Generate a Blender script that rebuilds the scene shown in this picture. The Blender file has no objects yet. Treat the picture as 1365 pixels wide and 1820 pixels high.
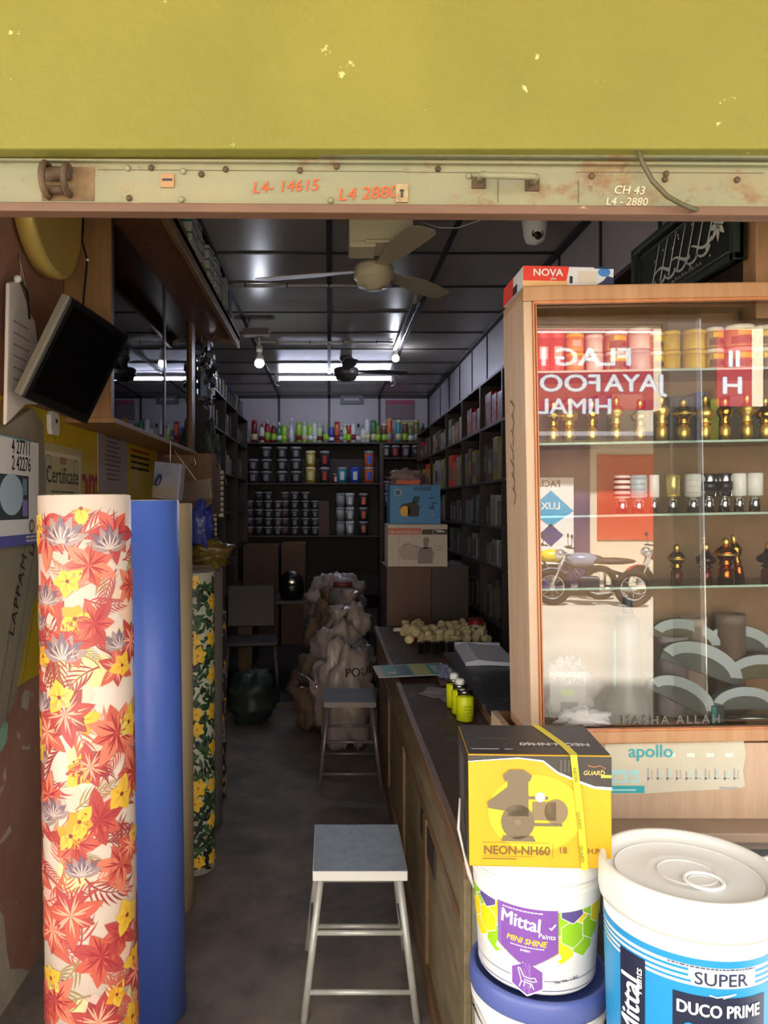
import bpy, bmesh, math, random
from mathutils import Vector, Matrix, noise
R = math.radians
PI = math.pi
random.seed(7)
SC = bpy.context.scene
COL = SC.collection

# ------------------------------------------------------------------ camera
H = 1.55            # eye height
F = 1366.0          # focal length in pixels of the 1365 x 1820 frame
VX, VY = 585.0, 900.0
cam = bpy.data.cameras.new('camera')
cam.sensor_fit = 'VERTICAL'; cam.sensor_height = 24.0
cam.lens = 24.0 * F / 1820.0
cam.shift_x = (682.5 - VX) / 1820.0
cam.shift_y = (VY - 910.0) / 1820.0
cam.clip_start = 0.02
camo = bpy.data.objects.new('camera', cam); COL.objects.link(camo)
camo.location = (0, 0, H); camo.rotation_euler = (PI/2, 0, 0)
SC.camera = camo

# ------------------------------------------------------------------ world, sun, exposure
SKY_STRENGTH = 2.8
SUN_STRENGTH = 27.0
w = bpy.data.worlds.new('world'); SC.world = w; w.use_nodes = True
bg = w.node_tree.nodes['Background']
bg.inputs[0].default_value = (0.98, 0.98, 1.0, 1); bg.inputs[1].default_value = SKY_STRENGTH
sun = bpy.data.lights.new('sun', 'SUN'); sun.energy = SUN_STRENGTH; sun.angle = R(3); sun.color = (1, .975, .94)
suno = bpy.data.objects.new('sun', sun); COL.objects.link(suno)
suno.rotation_euler = (R(-40), 0, R(6)); suno.location = (0, 5, 12)
SC.view_settings.view_transform = 'Standard'; SC.view_settings.look = 'None'
SC.view_settings.gamma = 1; SC.view_settings.use_curve_mapping = False
SC.view_settings.exposure = 0.35
TUBE_POWER = 45.0
BULB_POWER = 130.0

# ------------------------------------------------------------------ materials
def lin(c):
    out = []
    for v in c[:3]:
        v = v/255.0
        out.append(v/12.92 if v <= .04045 else ((v+.055)/1.055)**2.4)
    return (out[0], out[1], out[2], 1)
MATS = {}
def M(name, rgb=None, rough=.6, metal=0, rgb2=None, scale=8, stretch=(1,1,1), thr=None, bump=0, emit=0, detail=6, coat=0, spec=None, bscale=None):
    if name in MATS: return MATS[name]
    m = bpy.data.materials.new(name); m.use_nodes = True
    nt = m.node_tree; b = nt.nodes['Principled BSDF']
    b.inputs['Base Color'].default_value = lin(rgb)
    b.inputs['Roughness'].default_value = rough; b.inputs['Metallic'].default_value = metal
    if spec is not None: b.inputs['Specular IOR Level'].default_value = spec
    if coat: b.inputs['Coat Weight'].default_value = coat; b.inputs['Coat Roughness'].default_value = .15
    if emit:
        b.inputs['Emission Color'].default_value = lin(rgb); b.inputs['Emission Strength'].default_value = emit
    if rgb2 is not None or bump:
        tc = nt.nodes.new('ShaderNodeTexCoord'); mp = nt.nodes.new('ShaderNodeMapping')
        mp.inputs['Scale'].default_value = stretch
        nz = nt.nodes.new('ShaderNodeTexNoise'); nz.inputs['Scale'].default_value = scale; nz.inputs['Detail'].default_value = detail
        nz.inputs['Roughness'].default_value = .62
        nt.links.new(tc.outputs['Object'], mp.inputs[0]); nt.links.new(mp.outputs[0], nz.inputs['Vector'])
        if rgb2 is not None:
            cr = nt.nodes.new('ShaderNodeValToRGB')
            lo, hi = thr if thr else (.32, .68)
            cr.color_ramp.elements[0].position = lo; cr.color_ramp.elements[1].position = hi
            cr.color_ramp.elements[0].color = lin(rgb); cr.color_ramp.elements[1].color = lin(rgb2)
            nt.links.new(nz.outputs[0], cr.inputs[0]); nt.links.new(cr.outputs[0], b.inputs['Base Color'])
        if bump:
            bp = nt.nodes.new('ShaderNodeBump'); bp.inputs['Strength'].default_value = bump; bp.inputs['Distance'].default_value = .01
            if bscale:
                n2 = nt.nodes.new('ShaderNodeTexNoise'); n2.inputs['Scale'].default_value = bscale; n2.inputs['Detail'].default_value = 4
                nt.links.new(mp.outputs[0], n2.inputs['Vector']); nt.links.new(n2.outputs[0], bp.inputs['Height'])
            else: nt.links.new(nz.outputs[0], bp.inputs['Height'])
            nt.links.new(bp.outputs[0], b.inputs['Normal'])
    MATS[name] = m
    return m
def wood(name, a, b_, stretch=(14,14,1.2), rough=.5, scale=3.0, c=None):
    if name in MATS: return MATS[name]
    m = M(name, a, rough, rgb2=b_, scale=scale, stretch=stretch, thr=(.3,.7), bump=.15)
    if c:   # worn patches
        nt = m.node_tree; b = nt.nodes['Principled BSDF']
        cr = b.inputs['Base Color'].links[0].from_node
        tc = [n for n in nt.nodes if n.type == 'TEX_COORD'][0]
        nz = nt.nodes.new('ShaderNodeTexNoise'); nz.inputs['Scale'].default_value = 5; nz.inputs['Detail'].default_value = 8; nz.inputs['Roughness'].default_value=.7
        nt.links.new(tc.outputs['Object'], nz.inputs['Vector'])
        r2 = nt.nodes.new('ShaderNodeValToRGB'); r2.color_ramp.elements[0].position=.56; r2.color_ramp.elements[1].position=.64
        nt.links.new(nz.outputs[0], r2.inputs[0])
        mx = nt.nodes.new('ShaderNodeMix'); mx.data_type='RGBA'
        nt.links.new(r2.outputs[0], mx.inputs[0]); nt.links.new(cr.outputs[0], mx.inputs[6]); mx.inputs[7].default_value = lin(c)
        nt.links.new(mx.outputs[2], b.inputs['Base Color'])
    return m
def patches(m, rgb, scale=6, thr=(.6,.64), stretch=(1,1,1), detail=8, amount=1.0, coord='Object'):
    """lay a second noise-shaped layer of paint, dirt or rust over a material"""
    nt = m.node_tree; b = nt.nodes['Principled BSDF']
    mx = nt.nodes.new('ShaderNodeMix'); mx.data_type = 'RGBA'
    if b.inputs['Base Color'].links: nt.links.new(b.inputs['Base Color'].links[0].from_socket, mx.inputs[6])
    else: mx.inputs[6].default_value = b.inputs['Base Color'].default_value
    mx.inputs[7].default_value = lin(rgb)
    tc = nt.nodes.new('ShaderNodeTexCoord'); mp = nt.nodes.new('ShaderNodeMapping'); mp.inputs['Scale'].default_value = stretch
    mp.inputs['Location'].default_value = (scale*.37, scale*.11, 1.7)
    nz = nt.nodes.new('ShaderNodeTexNoise'); nz.inputs['Scale'].default_value = scale; nz.inputs['Detail'].default_value = detail; nz.inputs['Roughness'].default_value=.7
    cr = nt.nodes.new('ShaderNodeValToRGB'); cr.color_ramp.elements[0].position = thr[0]; cr.color_ramp.elements[1].position = thr[1]
    cr.color_ramp.elements[1].color = (amount,amount,amount,1)
    nt.links.new(tc.outputs[coord], mp.inputs[0]); nt.links.new(mp.outputs[0], nz.inputs['Vector'])
    nt.links.new(nz.outputs[0], cr.inputs[0]); nt.links.new(cr.outputs[0], mx.inputs[0])
    nt.links.new(mx.outputs[2], b.inputs['Base Color'])
    return m
def glass(name, tint=(.985,.995,.99), ior=1.75, rough=.0):
    if name in MATS: return MATS[name]
    m = bpy.data.materials.new(name); m.use_nodes = True; nt = m.node_tree; nt.nodes.clear()
    o = nt.nodes.new('ShaderNodeOutputMaterial'); mx = nt.nodes.new('ShaderNodeMixShader')
    fr = nt.nodes.new('ShaderNodeFresnel'); fr.inputs[0].default_value = ior
    t = nt.nodes.new('ShaderNodeBsdfTransparent'); t.inputs[0].default_value = (*tint, 1)
    g = nt.nodes.new('ShaderNodeBsdfGlossy'); g.inputs['Roughness'].default_value = rough
    nt.links.new(fr.outputs[0], mx.inputs[0]); nt.links.new(t.outputs[0], mx.inputs[1]); nt.links.new(g.outputs[0], mx.inputs[2])
    nt.links.new(mx.outputs[0], o.inputs[0]); MATS[name] = m
    return m
def film(name, rgb, alpha=.5, rough=.25):
    """thin crinkled polythene"""
    if name in MATS: return MATS[name]
    m = M(name, rgb, rough, bump=.5, scale=14); m.node_tree.nodes['Principled BSDF'].inputs['Alpha'].default_value = alpha
    return m

# ------------------------------------------------------------------ mesh builder
class MB:
    def __init__(s): s.v=[]; s.f=[]; s.m=[]; s.sm=[]; s.mats=[]
    def mi(s, mat):
        if mat not in s.mats: s.mats.append(mat)
        return s.mats.index(mat)
    def add(s, vs, fs, mat, smooth=False, T=None):
        o = len(s.v); k = s.mi(mat)
        for p in vs:
            p = Vector(p); s.v.append(T @ p if T is not None else p)
        for f in fs: s.f.append([i+o for i in f]); s.m.append(k); s.sm.append(smooth)
        return s
    def box(s, x0,x1,y0,y1,z0,z1, mat, T=None):
        v = [(x0,y0,z0),(x1,y0,z0),(x1,y1,z0),(x0,y1,z0),(x0,y0,z1),(x1,y0,z1),(x1,y1,z1),(x0,y1,z1)]
        return s.add(v, [(3,2,1,0),(4,5,6,7),(0,1,5,4),(1,2,6,5),(2,3,7,6),(3,0,4,7)], mat, False, T)
    def prism(s, pts, a, b, mat, axis='z', T=None):
        """extrude a 2-D outline between a and b along an axis"""
        n = len(pts)
        def mk(p, t): return {'z':(p[0],p[1],t), 'y':(p[0],t,p[1]), 'x':(t,p[0],p[1])}[axis]
        v = [mk(p,a) for p in pts] + [mk(p,b) for p in pts]
        f = [list(range(n))[::-1], list(range(n,2*n))] + [(i,(i+1)%n,n+(i+1)%n,n+i) for i in range(n)]
        return s.add(v, f, mat, False, T)
    def lathe(s, prof, mat, c=(0,0,0), seg=24, T=None, mats=None, smooth=True, a0=0, a1=2*PI):
        full = abs(a1-a0-2*PI) < 1e-6; n = seg if full else seg+1
        vs=[]; 
        for (r,z) in prof:
            for i in range(n):
                a = a0+(a1-a0)*i/seg
                vs.append((c[0]+r*math.cos(a), c[1]+r*math.sin(a), c[2]+z))
        for k in range(len(prof)-1):
            fs=[]
            for i in range(seg):
                j=(i+1)%n
                fs.append((k*n+i,k*n+j,(k+1)*n+j,(k+1)*n+i))
            mm = mats[k] if mats else mat
            if k==0: base=len(s.v); s.add(vs,fs,mm,smooth,T)
            else:
                ki=s.mi(mm)
                for f in fs: s.f.append([q+base for q in f]); s.m.append(ki); s.sm.append(smooth)
        if full:
            for k,rev in ((0,True),(len(prof)-1,False)):
                if prof[k][0] > 1e-5:
                    idx=[base+k*n+i for i in range(n)]
                    s.f.append(idx[::-1] if rev else idx); s.m.append(s.mi(mats[min(k,len(mats)-1)] if mats else mat)); s.sm.append(False)
        return s
    def tube(s, pts, r, mat, seg=8, caps=True, T=None, flat=1.0):
        pts=[Vector(p) for p in pts]; n=len(pts); rs = r if isinstance(r,(list,tuple)) else [r]*n
        vs=[]; t0=(pts[1]-pts[0]).normalized(); up=Vector((0,0,1)) if abs(t0.z)<.9 else Vector((1,0,0))
        u=t0.cross(up).normalized()
        for i,p in enumerate(pts):
            t=(pts[min(i+1,n-1)]-pts[max(i-1,0)]).normalized()
            u=(u-t*u.dot(t)).normalized(); w_=t.cross(u)
            for k in range(seg):
                a=2*PI*k/seg; vs.append(p+u*rs[i]*math.cos(a)+w_*rs[i]*flat*math.sin(a))
        fs=[(i*seg+k,i*seg+(k+1)%seg,(i+1)*seg+(k+1)%seg,(i+1)*seg+k) for i in range(n-1) for k in range(seg)]
        s.add(vs,fs,mat,True,T)
        if caps:
            o=len(s.v)-n*seg; k=s.mi(mat)
            s.f.append([o+i for i in range(seg)][::-1]); s.m.append(k); s.sm.append(False)
            s.f.append([o+(n-1)*seg+i for i in range(seg)]); s.m.append(k); s.sm.append(False)
        return s
    def ball(s, c, r, mat, seg=20, rings=12, T=None, crumple=0, cs=8, seed=0, zmin=None):
        r = r if isinstance(r,(list,tuple)) else (r,r,r); vs=[]; fs=[]
        for i in range(rings+1):
            th=PI*i/rings
            for k in range(seg):
                a=2*PI*k/seg; d=Vector((math.sin(th)*math.cos(a),math.sin(th)*math.sin(a),math.cos(th)))
                q=1.0
                if crumple: q += crumple*noise.fractal(d*cs*.35+Vector((seed*3.1,seed,0)),.6,2.0,5)
                z=c[2]+d.z*r[2]*q
                if zmin is not None: z=max(z,zmin)
                vs.append((c[0]+d.x*r[0]*q,c[1]+d.y*r[1]*q,z))
        for i in range(rings):
            for k in range(seg): fs.append((i*seg+k,(i+1)*seg+k,(i+1)*seg+(k+1)%seg,i*seg+(k+1)%seg))
        return s.add(vs,fs,mat,True,T)
    def torus(s, c, R_, r, mat, axis='z', seg=32, ts=8, T=None, a0=0, a1=2*PI):
        pts=[]; n=seg
        vs=[]; full=abs(a1-a0-2*PI)<1e-6; m=n if full else n+1
        for i in range(m):
            a=a0+(a1-a0)*i/n
            for k in range(ts):
                b=2*PI*k/ts; x=(R_+r*math.cos(b))*math.cos(a); y=(R_+r*math.cos(b))*math.sin(a); z=r*math.sin(b)
                p={'z':(x,y,z),'y':(x,z,y),'x':(z,x,y)}[axis]; vs.append((c[0]+p[0],c[1]+p[1],c[2]+p[2]))
        fs=[(i*ts+k,((i+1)%m)*ts+k,((i+1)%m)*ts+(k+1)%ts,i*ts+(k+1)%ts) for i in range(n) for k in range(ts)]
        return s.add(vs,fs,mat,True,T)
    def art(s, items, mapf, slices=0):
        """items: (2-D outline | (verts, faces), material, layer); mapf(u, v, layer) -> point. slices = width in u of the strips for curved surfaces"""
        for (g, mat, layer) in items:
            if isinstance(g, tuple): vs, fs = g
            else: vs, fs = g, [list(range(len(g)))]
            bm=bmesh.new(); bv=[bm.verts.new((p[0],p[1],p[2] if len(p)>2 else 0)) for p in vs]
            for f in fs:
                try: bm.faces.new([bv[i] for i in f])
                except ValueError: pass
            if slices:
                bmesh.ops.triangulate(bm, faces=bm.faces[:], ngon_method='EAR_CLIP')
                us=[v.co.x for v in bm.verts]
                if us:
                    k=math.floor(min(us)/slices)+1
                    while k*slices < max(us):
                        bmesh.ops.bisect_plane(bm, geom=bm.verts[:]+bm.edges[:]+bm.faces[:], plane_co=(k*slices,0,0), plane_no=(1,0,0)); k+=1
            bm.normal_update(); bm.verts.index_update()
            V=[mapf(v.co.x,v.co.y,layer+v.co.z) for v in bm.verts]
            Fs=[[v.index for v in (f.verts if f.normal.z>0 else reversed(f.verts[:]))] for f in bm.faces]
            s.add(V,Fs,mat,bool(slices)); bm.free()
        return s
    def build(s, name, parent=None, origin=(0,0,0), bevel=0, loc=None, rot=None, subsurf=0, solid=0):
        me=bpy.data.meshes.new(name); o=Vector(origin)
        me.from_pydata([tuple(Vector(p)-o) for p in s.v],[],s.f)
        for m in s.mats: me.materials.append(m)
        me.polygons.foreach_set('material_index',s.m); me.polygons.foreach_set('use_smooth',s.sm); me.update()
        ob=bpy.data.objects.new(name,me); COL.objects.link(ob)
        if parent is not None: ob.parent=parent
        else: ob.location=origin
        if loc is not None: ob.location=loc
        if rot is not None: ob.rotation_euler=rot
        if solid:
            q=ob.modifiers.new('solidify','SOLIDIFY'); q.thickness=solid
        if bevel:
            q=ob.modifiers.new('bevel','BEVEL'); q.width=bevel; q.segments=2; q.limit_method='ANGLE'; q.angle_limit=R(50)
        if subsurf:
            q=ob.modifiers.new('subsurf','SUBSURF'); q.levels=subsurf; q.render_levels=subsurf
        return ob

def tag(o, label, cat, group=None, kind=None):
    if label: o['label']=label
    if cat: o['category']=cat
    if group: o['group']=group
    if kind: o['kind']=kind
    return o
def struct(o): o['kind']='structure'; return o
def thing(name, label, cat, loc=(0,0,0), rz=0, group=None, rot=None):
    o=bpy.data.objects.new(name,None); COL.objects.link(o); o.empty_display_size=.05
    o.location=loc; o.rotation_euler=rot if rot else (0,0,rz)
    return tag(o,label,cat,group)
def dup(root, loc, rz=None, label=None, group=None, name=None):
    r=root.copy(); COL.objects.link(r); r.location=loc
    if rz is not None: r.rotation_euler=(root.rotation_euler[0],root.rotation_euler[1],rz)
    if label: r['label']=label
    if group: r['group']=group
    for ch in list(root.children):
        c=ch.copy(); COL.objects.link(c); c.parent=r
        for g in list(ch.children):
            d=g.copy(); COL.objects.link(d); d.parent=c
    return r
def W(px, py, Y): return Vector(((px-VX)/F*Y, Y, H+(VY-py)/F*Y))    # a photo point at depth Y, for taking measures

# ------------------------------------------------------------------ 2-D art
_tc={}
def text2d(txt, size, bold=0.0, shear=0.0, align='LEFT', sx=1.0, mirror=False, spacing=1.0):
    key=(txt,size,bold,shear,align,sx,mirror,spacing)
    if key in _tc: return _tc[key]
    cu=bpy.data.curves.new('t','FONT'); cu.body=txt; cu.size=size; cu.offset=0; cu.shear=shear; cu.align_x=align; cu.resolution_u=3; cu.space_character=spacing
    ob=bpy.data.objects.new('t',cu); COL.objects.link(ob)
    dg=bpy.context.evaluated_depsgraph_get(); me=bpy.data.meshes.new_from_object(ob.evaluated_get(dg))
    vs=[(v.co.x*sx*(-1 if mirror else 1),v.co.y) for v in me.vertices]; fs=[list(p.vertices) for p in me.polygons]
    if bold:
        d=bold*size*.8; n=len(vs); v0,f0=list(vs),list(fs); vs=[(p[0],p[1],0) for p in vs]
        for q,(dx,dy) in enumerate(((d,0),(-d,0),(0,d*.7),(0,-d*.7))):
            o=len(vs); vs+=[(p[0]+dx,p[1]+dy,.3*(q+1)) for p in v0]; fs+=[[i+o for i in f] for f in f0]
    bpy.data.objects.remove(ob); bpy.data.curves.remove(cu); bpy.data.meshes.remove(me)
    _tc[key]=(vs,fs); return _tc[key]
def place2(g, x, y, rot=0, s=1):
    c,n=math.cos(rot),math.sin(rot)
    tf=lambda p:(x+s*(p[0]*c-p[1]*n), y+s*(p[0]*n+p[1]*c))+tuple(p[2:])
    if isinstance(g,tuple): return ([tf(p) for p in g[0]],g[1])
    return [tf(p) for p in g]
def rect(x0,y0,x1,y1): return [(x0,y0),(x1,y0),(x1,y1),(x0,y1)]
def ngon(cx,cy,r,n=24,ry=None,a0=0): return [(cx+r*math.cos(a0+2*PI*i/n),cy+(ry or r)*math.sin(a0+2*PI*i/n)) for i in range(n)]
def petal(L,w_,n=6,bend=0):
    up=[(L*t, w_*math.sin(PI*t**.8)+bend*t*t) for t in [i/n for i in range(n+1)]]
    dn=[(L*t,-w_*math.sin(PI*t**.8)+bend*t*t) for t in [i/n for i in range(n-1,0,-1)]]
    return up+dn
def plane_map(o, u, v, step=.0004):
    o,u,v=Vector(o),Vector(u).normalized(),Vector(v).normalized(); n=u.cross(v)
    return lambda a,b,l: o+u*a+v*b+n*(.0006+l*step)
def cyl_map(c, rad, a_mid, step=.0004):
    """u runs to the right seen from outside, v = height; rad is a number or a function of v"""
    def f(u,v,l):
        r=rad(v) if callable(rad) else rad
        rr=r+.0006+l*step; a=a_mid+u/r
        return Vector((c[0]+rr*math.cos(a),c[1]+rr*math.sin(a),c[2]+v))
    return f
def stroke(pts, w0, w1=None):
    """ribbon along a 2-D polyline, tapering"""
    n=len(pts); L=[];Rr=[]
    for i,p in enumerate(pts):
        a=pts[max(i-1,0)]; b=pts[min(i+1,n-1)]; dx,dy=b[0]-a[0],b[1]-a[1]; d=math.hypot(dx,dy) or 1
        t=i/(n-1); ww=(w0+(w1-w0)*t if w1 is not None else w0)/2
        L.append((p[0]-dy/d*ww,p[1]+dx/d*ww)); Rr.append((p[0]+dy/d*ww,p[1]-dx/d*ww))
    vs=L+Rr; return (vs,[[i+1,i,n+i,n+i+1] for i in range(n-1)])
def lines_of_text(x0,x1,y0,y1,n,hh,mat,rng,layer=2):
    """rows of tiny illegible print"""
    out=[]
    for i in range(n):
        y=y1-(y1-y0)*i/max(n-1,1); x=x0
        end=x1-(x1-x0)*rng.random()*.25
        while x<end:
            w_=hh*(1.2+rng.random()*2.5); out.append((rect(x,y,min(x+w_,x1),y+hh),mat,layer)); x+=w_+hh*.7
    return out
ORD=['first','second','third','fourth','fifth','sixth','seventh','eighth','ninth','tenth','eleventh','twelfth','thirteenth','fourteenth','fifteenth','sixteenth','seventeenth','eighteenth','nineteenth','twentieth','twenty-first','twenty-second','twenty-third','twenty-fourth','twenty-fifth','twenty-sixth','twenty-seventh','twenty-eighth','twenty-ninth','thirtieth']

# ================================================================== materials of the place
m_fascia = M('yellow_green_paint',(112,108,33),.75,rgb2=(123,117,40),scale=2.2,bump=.25,bscale=45)
patches(m_fascia,(190,182,120),15,(.665,.68),amount=.9); patches(m_fascia,(104,99,42),3,(.62,.75),stretch=(2,1,5),amount=.35)
m_rail = M('pale_green_enamel',(130,123,92),.55,rgb2=(112,114,86),scale=4,bump=.2,bscale=30)
patches(m_rail,(112,80,48),7,(.55,.66),stretch=(1.4,1,2.2),amount=.9); patches(m_rail,(132,116,78),4,(.52,.7),stretch=(1,1,3),amount=.6); patches(m_rail,(92,66,42),16,(.63,.70),stretch=(1,1,1.4),amount=.8)
m_rust = M('rusty_iron',(96,74,50),.7,metal=.3,rgb2=(58,44,32),scale=25,bump=.4)
m_brown_edge = M('brown_oxide_paint',(104,74,52),.6,rgb2=(90,62,42),scale=6,stretch=(1,4,4))
patches(m_brown_edge,(184,150,110),14,(.66,.7),stretch=(1,3,3),amount=.6)
m_plaster = M('brown_pink_plaster',(178,132,110),.85,rgb2=(156,110,90),scale=3,bump=.35,bscale=20)
patches(m_plaster,(200,188,168),3.1,(.60,.615)); patches(m_plaster,(210,192,176),18,(.66,.68),amount=.8)
m_panel = M('grey_ceiling_panel',(168,160,152),.28,rgb2=(150,143,138),scale=1.5,spec=.6)
m_wallpanel = M('grey_wall_panel',(176,170,176),.45,rgb2=(160,154,162),scale=1.5)
m_seam = M('dark_panel_batten',(34,30,32),.5)
m_floor = M('worn_cement_floor',(134,122,110),.6,rgb2=(86,80,74),scale=3.5,bump=.15,bscale=30)
patches(m_floor,(160,146,130),9,(.6,.75),amount=.5); patches(m_floor,(58,54,52),2.3,(.55,.7),amount=.6)
m_dark = M('dark_laminate',(34,26,26),.5)
m_shelfwood = wood('dark_shelf_wood',(52,34,28),(40,26,22))
m_tan = wood('tan_varnished_wood',(172,134,98),(154,112,76),rough=.42)
m_tan2 = wood('orange_varnished_moulding',(186,122,74),(156,94,54),rough=.35)
m_palewood = wood('pale_beige_plywood',(178,152,128),(162,136,110),rough=.6)
m_brownwood = wood('brown_cabinet_wood',(126,84,50),(98,62,36),rough=.45)
m_midtan = wood('dusty_cabinet_wood',(158,120,78),(134,98,62),rough=.5)
m_concrete = M('grey_green_cement',(142,136,116),.85,rgb2=(122,116,98),scale=9,bump=.4,bscale=50)
m_granite = M('dark_granite',(96,92,92),.5,rgb2=(70,68,70),scale=60)
m_road = M('sunlit_concrete_road',(208,199,184),.9,rgb2=(190,180,164),scale=.8)
m_white = M('white_plastic',(236,235,230),.35)
m_steel = M('bright_steel',(190,190,188),.22,metal=1)
m_chrome = M('chrome',(228,228,228),.2,metal=1)
m_brass = M('polished_brass',(250,214,120),.4,metal=1)
m_blackp = M('black_plastic',(22,21,22),.35)
m_ink = M('black_ink',(38,34,36),.6)
m_cream = M('cream_plastic',(222,214,178),.5)
m_paper = M('white_paper',(216,212,206),.8)
m_pane = glass('clear_glass')

# ================================================================== setting
ZC = H+1.32
struct(MB().box(-1.5,1.6,-.2,5.92,-.1,0,m_floor).build('floor'))
struct(MB().box(-1.25,1.3,5.9,9.3,-.1,.045,M('back_floor_tiles',(44,34,34),.6,rgb2=(34,28,29),scale=3)).box(-1.25,1.3,5.88,5.92,-.05,.05,M('step_nosing',(70,58,54),.5)).build('floor_back'))
c = MB().box(-1.25,1.25,1.62,9.25,ZC,ZC+.06,m_panel)
for k in range(-4,9):
    y=4.0+.61*k
    if y>1.7: c.box(-1.2,1.2,y-.012,y+.012,ZC-.006,ZC+.001,m_seam)
for x in (-.6,0,.6): c.box(x-.014,x+.014,1.65,9.2,ZC-.008,ZC+.001,m_seam)
for x in (-1.185,1.185): c.box(x-.018,x+.018,1.65,9.2,ZC-.02,ZC+.001,m_seam)
struct(c.build('ceiling'))
wl = MB().box(-1.12,-1.0,1.5,5.2,-.05,ZC+.05,m_plaster)
def wpt(px,py): y=F/(VX-px); return (y,H+(VY-py)/F*y)
m_pk1=M('bare_pale_plaster',(206,196,176),.85,rgb2=(176,164,146),scale=9); m_pk2=M('mint_paint_remnant',(150,196,160),.8)
wm_=plane_map((-1.0,0,0),(0,1,0),(0,0,1))
wl.art([([wpt(*q) for q in ((-60,1825),(48,1835),(50,1780),(56,1728),(40,1722),(18,1722),(12,1690),(7,1630),(-10,1600),(-60,1560))],m_pk1,0),
        ([wpt(*q) for q in ((-8,1335),(3,1335),(12,1315),(14,1290),(7,1272),(-8,1266))],m_pk2,0),
        ([wpt(*q) for q in ((38,1258),(49,1262),(54,1228),(44,1226),(38,1240))],m_pk1,0),
        ([wpt(*q) for q in ((30,1312),(37,1314),(36,1304),(30,1300))],m_pk1,0),
        ([wpt(*q) for q in ((38,1332),(52,1332),(54,1322),(48,1328),(40,1324))],m_pk1,0),
        ([wpt(*q) for q in ((-2,1497),(2,1500),(20,1478),(18,1466))],m_pk1,0)],wm_)
struct(wl.build('wall_left'))
wb = MB().box(-1.3,-1.2,5.2,9.25,-.05,ZC+.05,m_wallpanel).box(-1.25,-1.0,5.15,5.2,-.05,ZC+.05,m_wallpanel)
struct(wb.build('wall_left_back'))
wr = MB().box(1.2,1.3,1.62,9.25,-.05,ZC+.05,m_wallpanel)
for k in range(-3,9): 
    y=3.39+.61*k
    if y>1.7: wr.box(1.193,1.201,y-.01,y+.01,1.2,ZC,m_seam)
struct(wr.build('wall_right'))
w_ = MB().box(-1.3,1.3,9.2,9.3,-.05,ZC+.05,m_wallpanel)
for x in (-1.19,-.6,0,.6,1.19): w_.box(x-.014,x+.014,9.19,9.201,1,ZC,m_seam)
w_.box(-1.2,1.2,9.19,9.201,ZC-.03,ZC,m_seam)
struct(w_.build('wall_back'))

# fascia beam above the shutter and the upper storey that shades the shop front
YS = 1.35
fz = H+(VY-264)/F*1.31
struct(MB().box(-3.2,3.4,1.31,1.62,fz,fz+.9,m_fascia).build('fascia_beam',bevel=.004))
struct(MB().box(-3.4,3.6,1.40,9.4,ZC+.35,6.2,M('upper_storey_wall',(190,176,150),.8)).build('wall_upper_storey'))
struct(MB().box(-3.2,3.4,-.5,1.45,3.12,3.3,m_concrete).build('added_sky_blocker_slab'))  # unseen slab added to keep sky light off the fascia
struct(MB().box(-3.2,-1.12,1.36,1.6,-.1,ZC+.3,m_plaster).build('wall_front_left'))
struct(MB().box(1.62,3.4,1.62,1.8,-.1,ZC+.3,m_plaster).build('wall_front_right'))
struct(MB().box(-14,14,-26,-.2,-.22,-.12,m_road).box(-14,14,-.6,-.2,-.14,-.02,m_concrete).build('street_ground'))

# ------------------------------------------------------------------ shutter rail
def zrail(py): return H+(VY-py)/F*YS
sh = thing('rolling_shutter','raised rolling shutter with rusty pale green bottom rail below the yellow beam','shutter',(0,YS,0),rot=(0,R(.35),0))
# the thing turns about its base: shift so the rail keeps its height at the middle
o=(0,0,0)
sx0,sx1=-1.2,1.6
b=MB().box(sx0,sx1,0,.022,zrail(366),zrail(281),m_rail).box(sx0,sx1,-.010,.004,zrail(293),zrail(289),m_rail).box(sx0,sx1,-.016,.03,zrail(283),zrail(278),m_rail)
sl_=M('rail_seam_grime',(84,72,48),.8)
for (a_,b_,z_) in ((-.42,.12,305),(.12,.27,306),(.42,.75,304),(.8,1.1,308)): b.box(a_,b_,-.0012,.0,zrail(z_),zrail(z_)+.0012,sl_)
for x_ in (.283,.424): b.box(x_,x_+.0014,-.0012,0,zrail(358),zrail(318),sl_)
b.box(sx0,sx1,-.0012,0,zrail(365.5),zrail(364),sl_)
b.build('bottom_rail',sh,bevel=.0015)
MB().box(sx0,sx1,-.008,.025,zrail(381),zrail(365),m_brown_edge).build('bottom_edge',sh,bevel=.002)
b=MB(); z=zrail(277)
b.box(sx0,sx1,-.004,.012,z,zrail(268),m_rail)
for k in range(6):
    b.tube([(sx0,.02,zrail(268)+.012+k*.03),(sx1,.02,zrail(268)+.012+k*.03)],.017,m_rail,10)
b.build('curtain_slats',sh)
def railx(px): return (px-VX)/F*YS
b=MB()
for px,r_ in ((75,.034),(112,.030)): b.torus((railx(px),-.012,zrail(328)),r_*.8,.006,m_rust,'x',20,6)
b.tube([(railx(72),-.012,zrail(318)),(railx(116),-.012,zrail(316))],.012,m_rust,10); b.tube([(railx(76),-.012,zrail(345)),(railx(110),-.012,zrail(345))],.008,m_rust,8)
b.box(railx(62),railx(155),-.0015,0,zrail(360),zrail(300),M('rust_stain',(122,96,62),.8,rgb2=(84,64,42),scale=20))
b.build('lock_roller',sh)
for px,py in ((214,302),(256,301),(313,307),(345,312),(388,303),(520,304),(585,297),(765,300),(820,312),(916,312),(1038,311),(1170,306),(1168,316),(1296,316),(217,355),(310,357),(575,357)):
    MB().ball((railx(px),-.002,zrail(py)),(.0055,.005,.0055),random.choice([m_rust,m_rail,m_rust]),10,6).build('rivet',sh)
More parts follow.
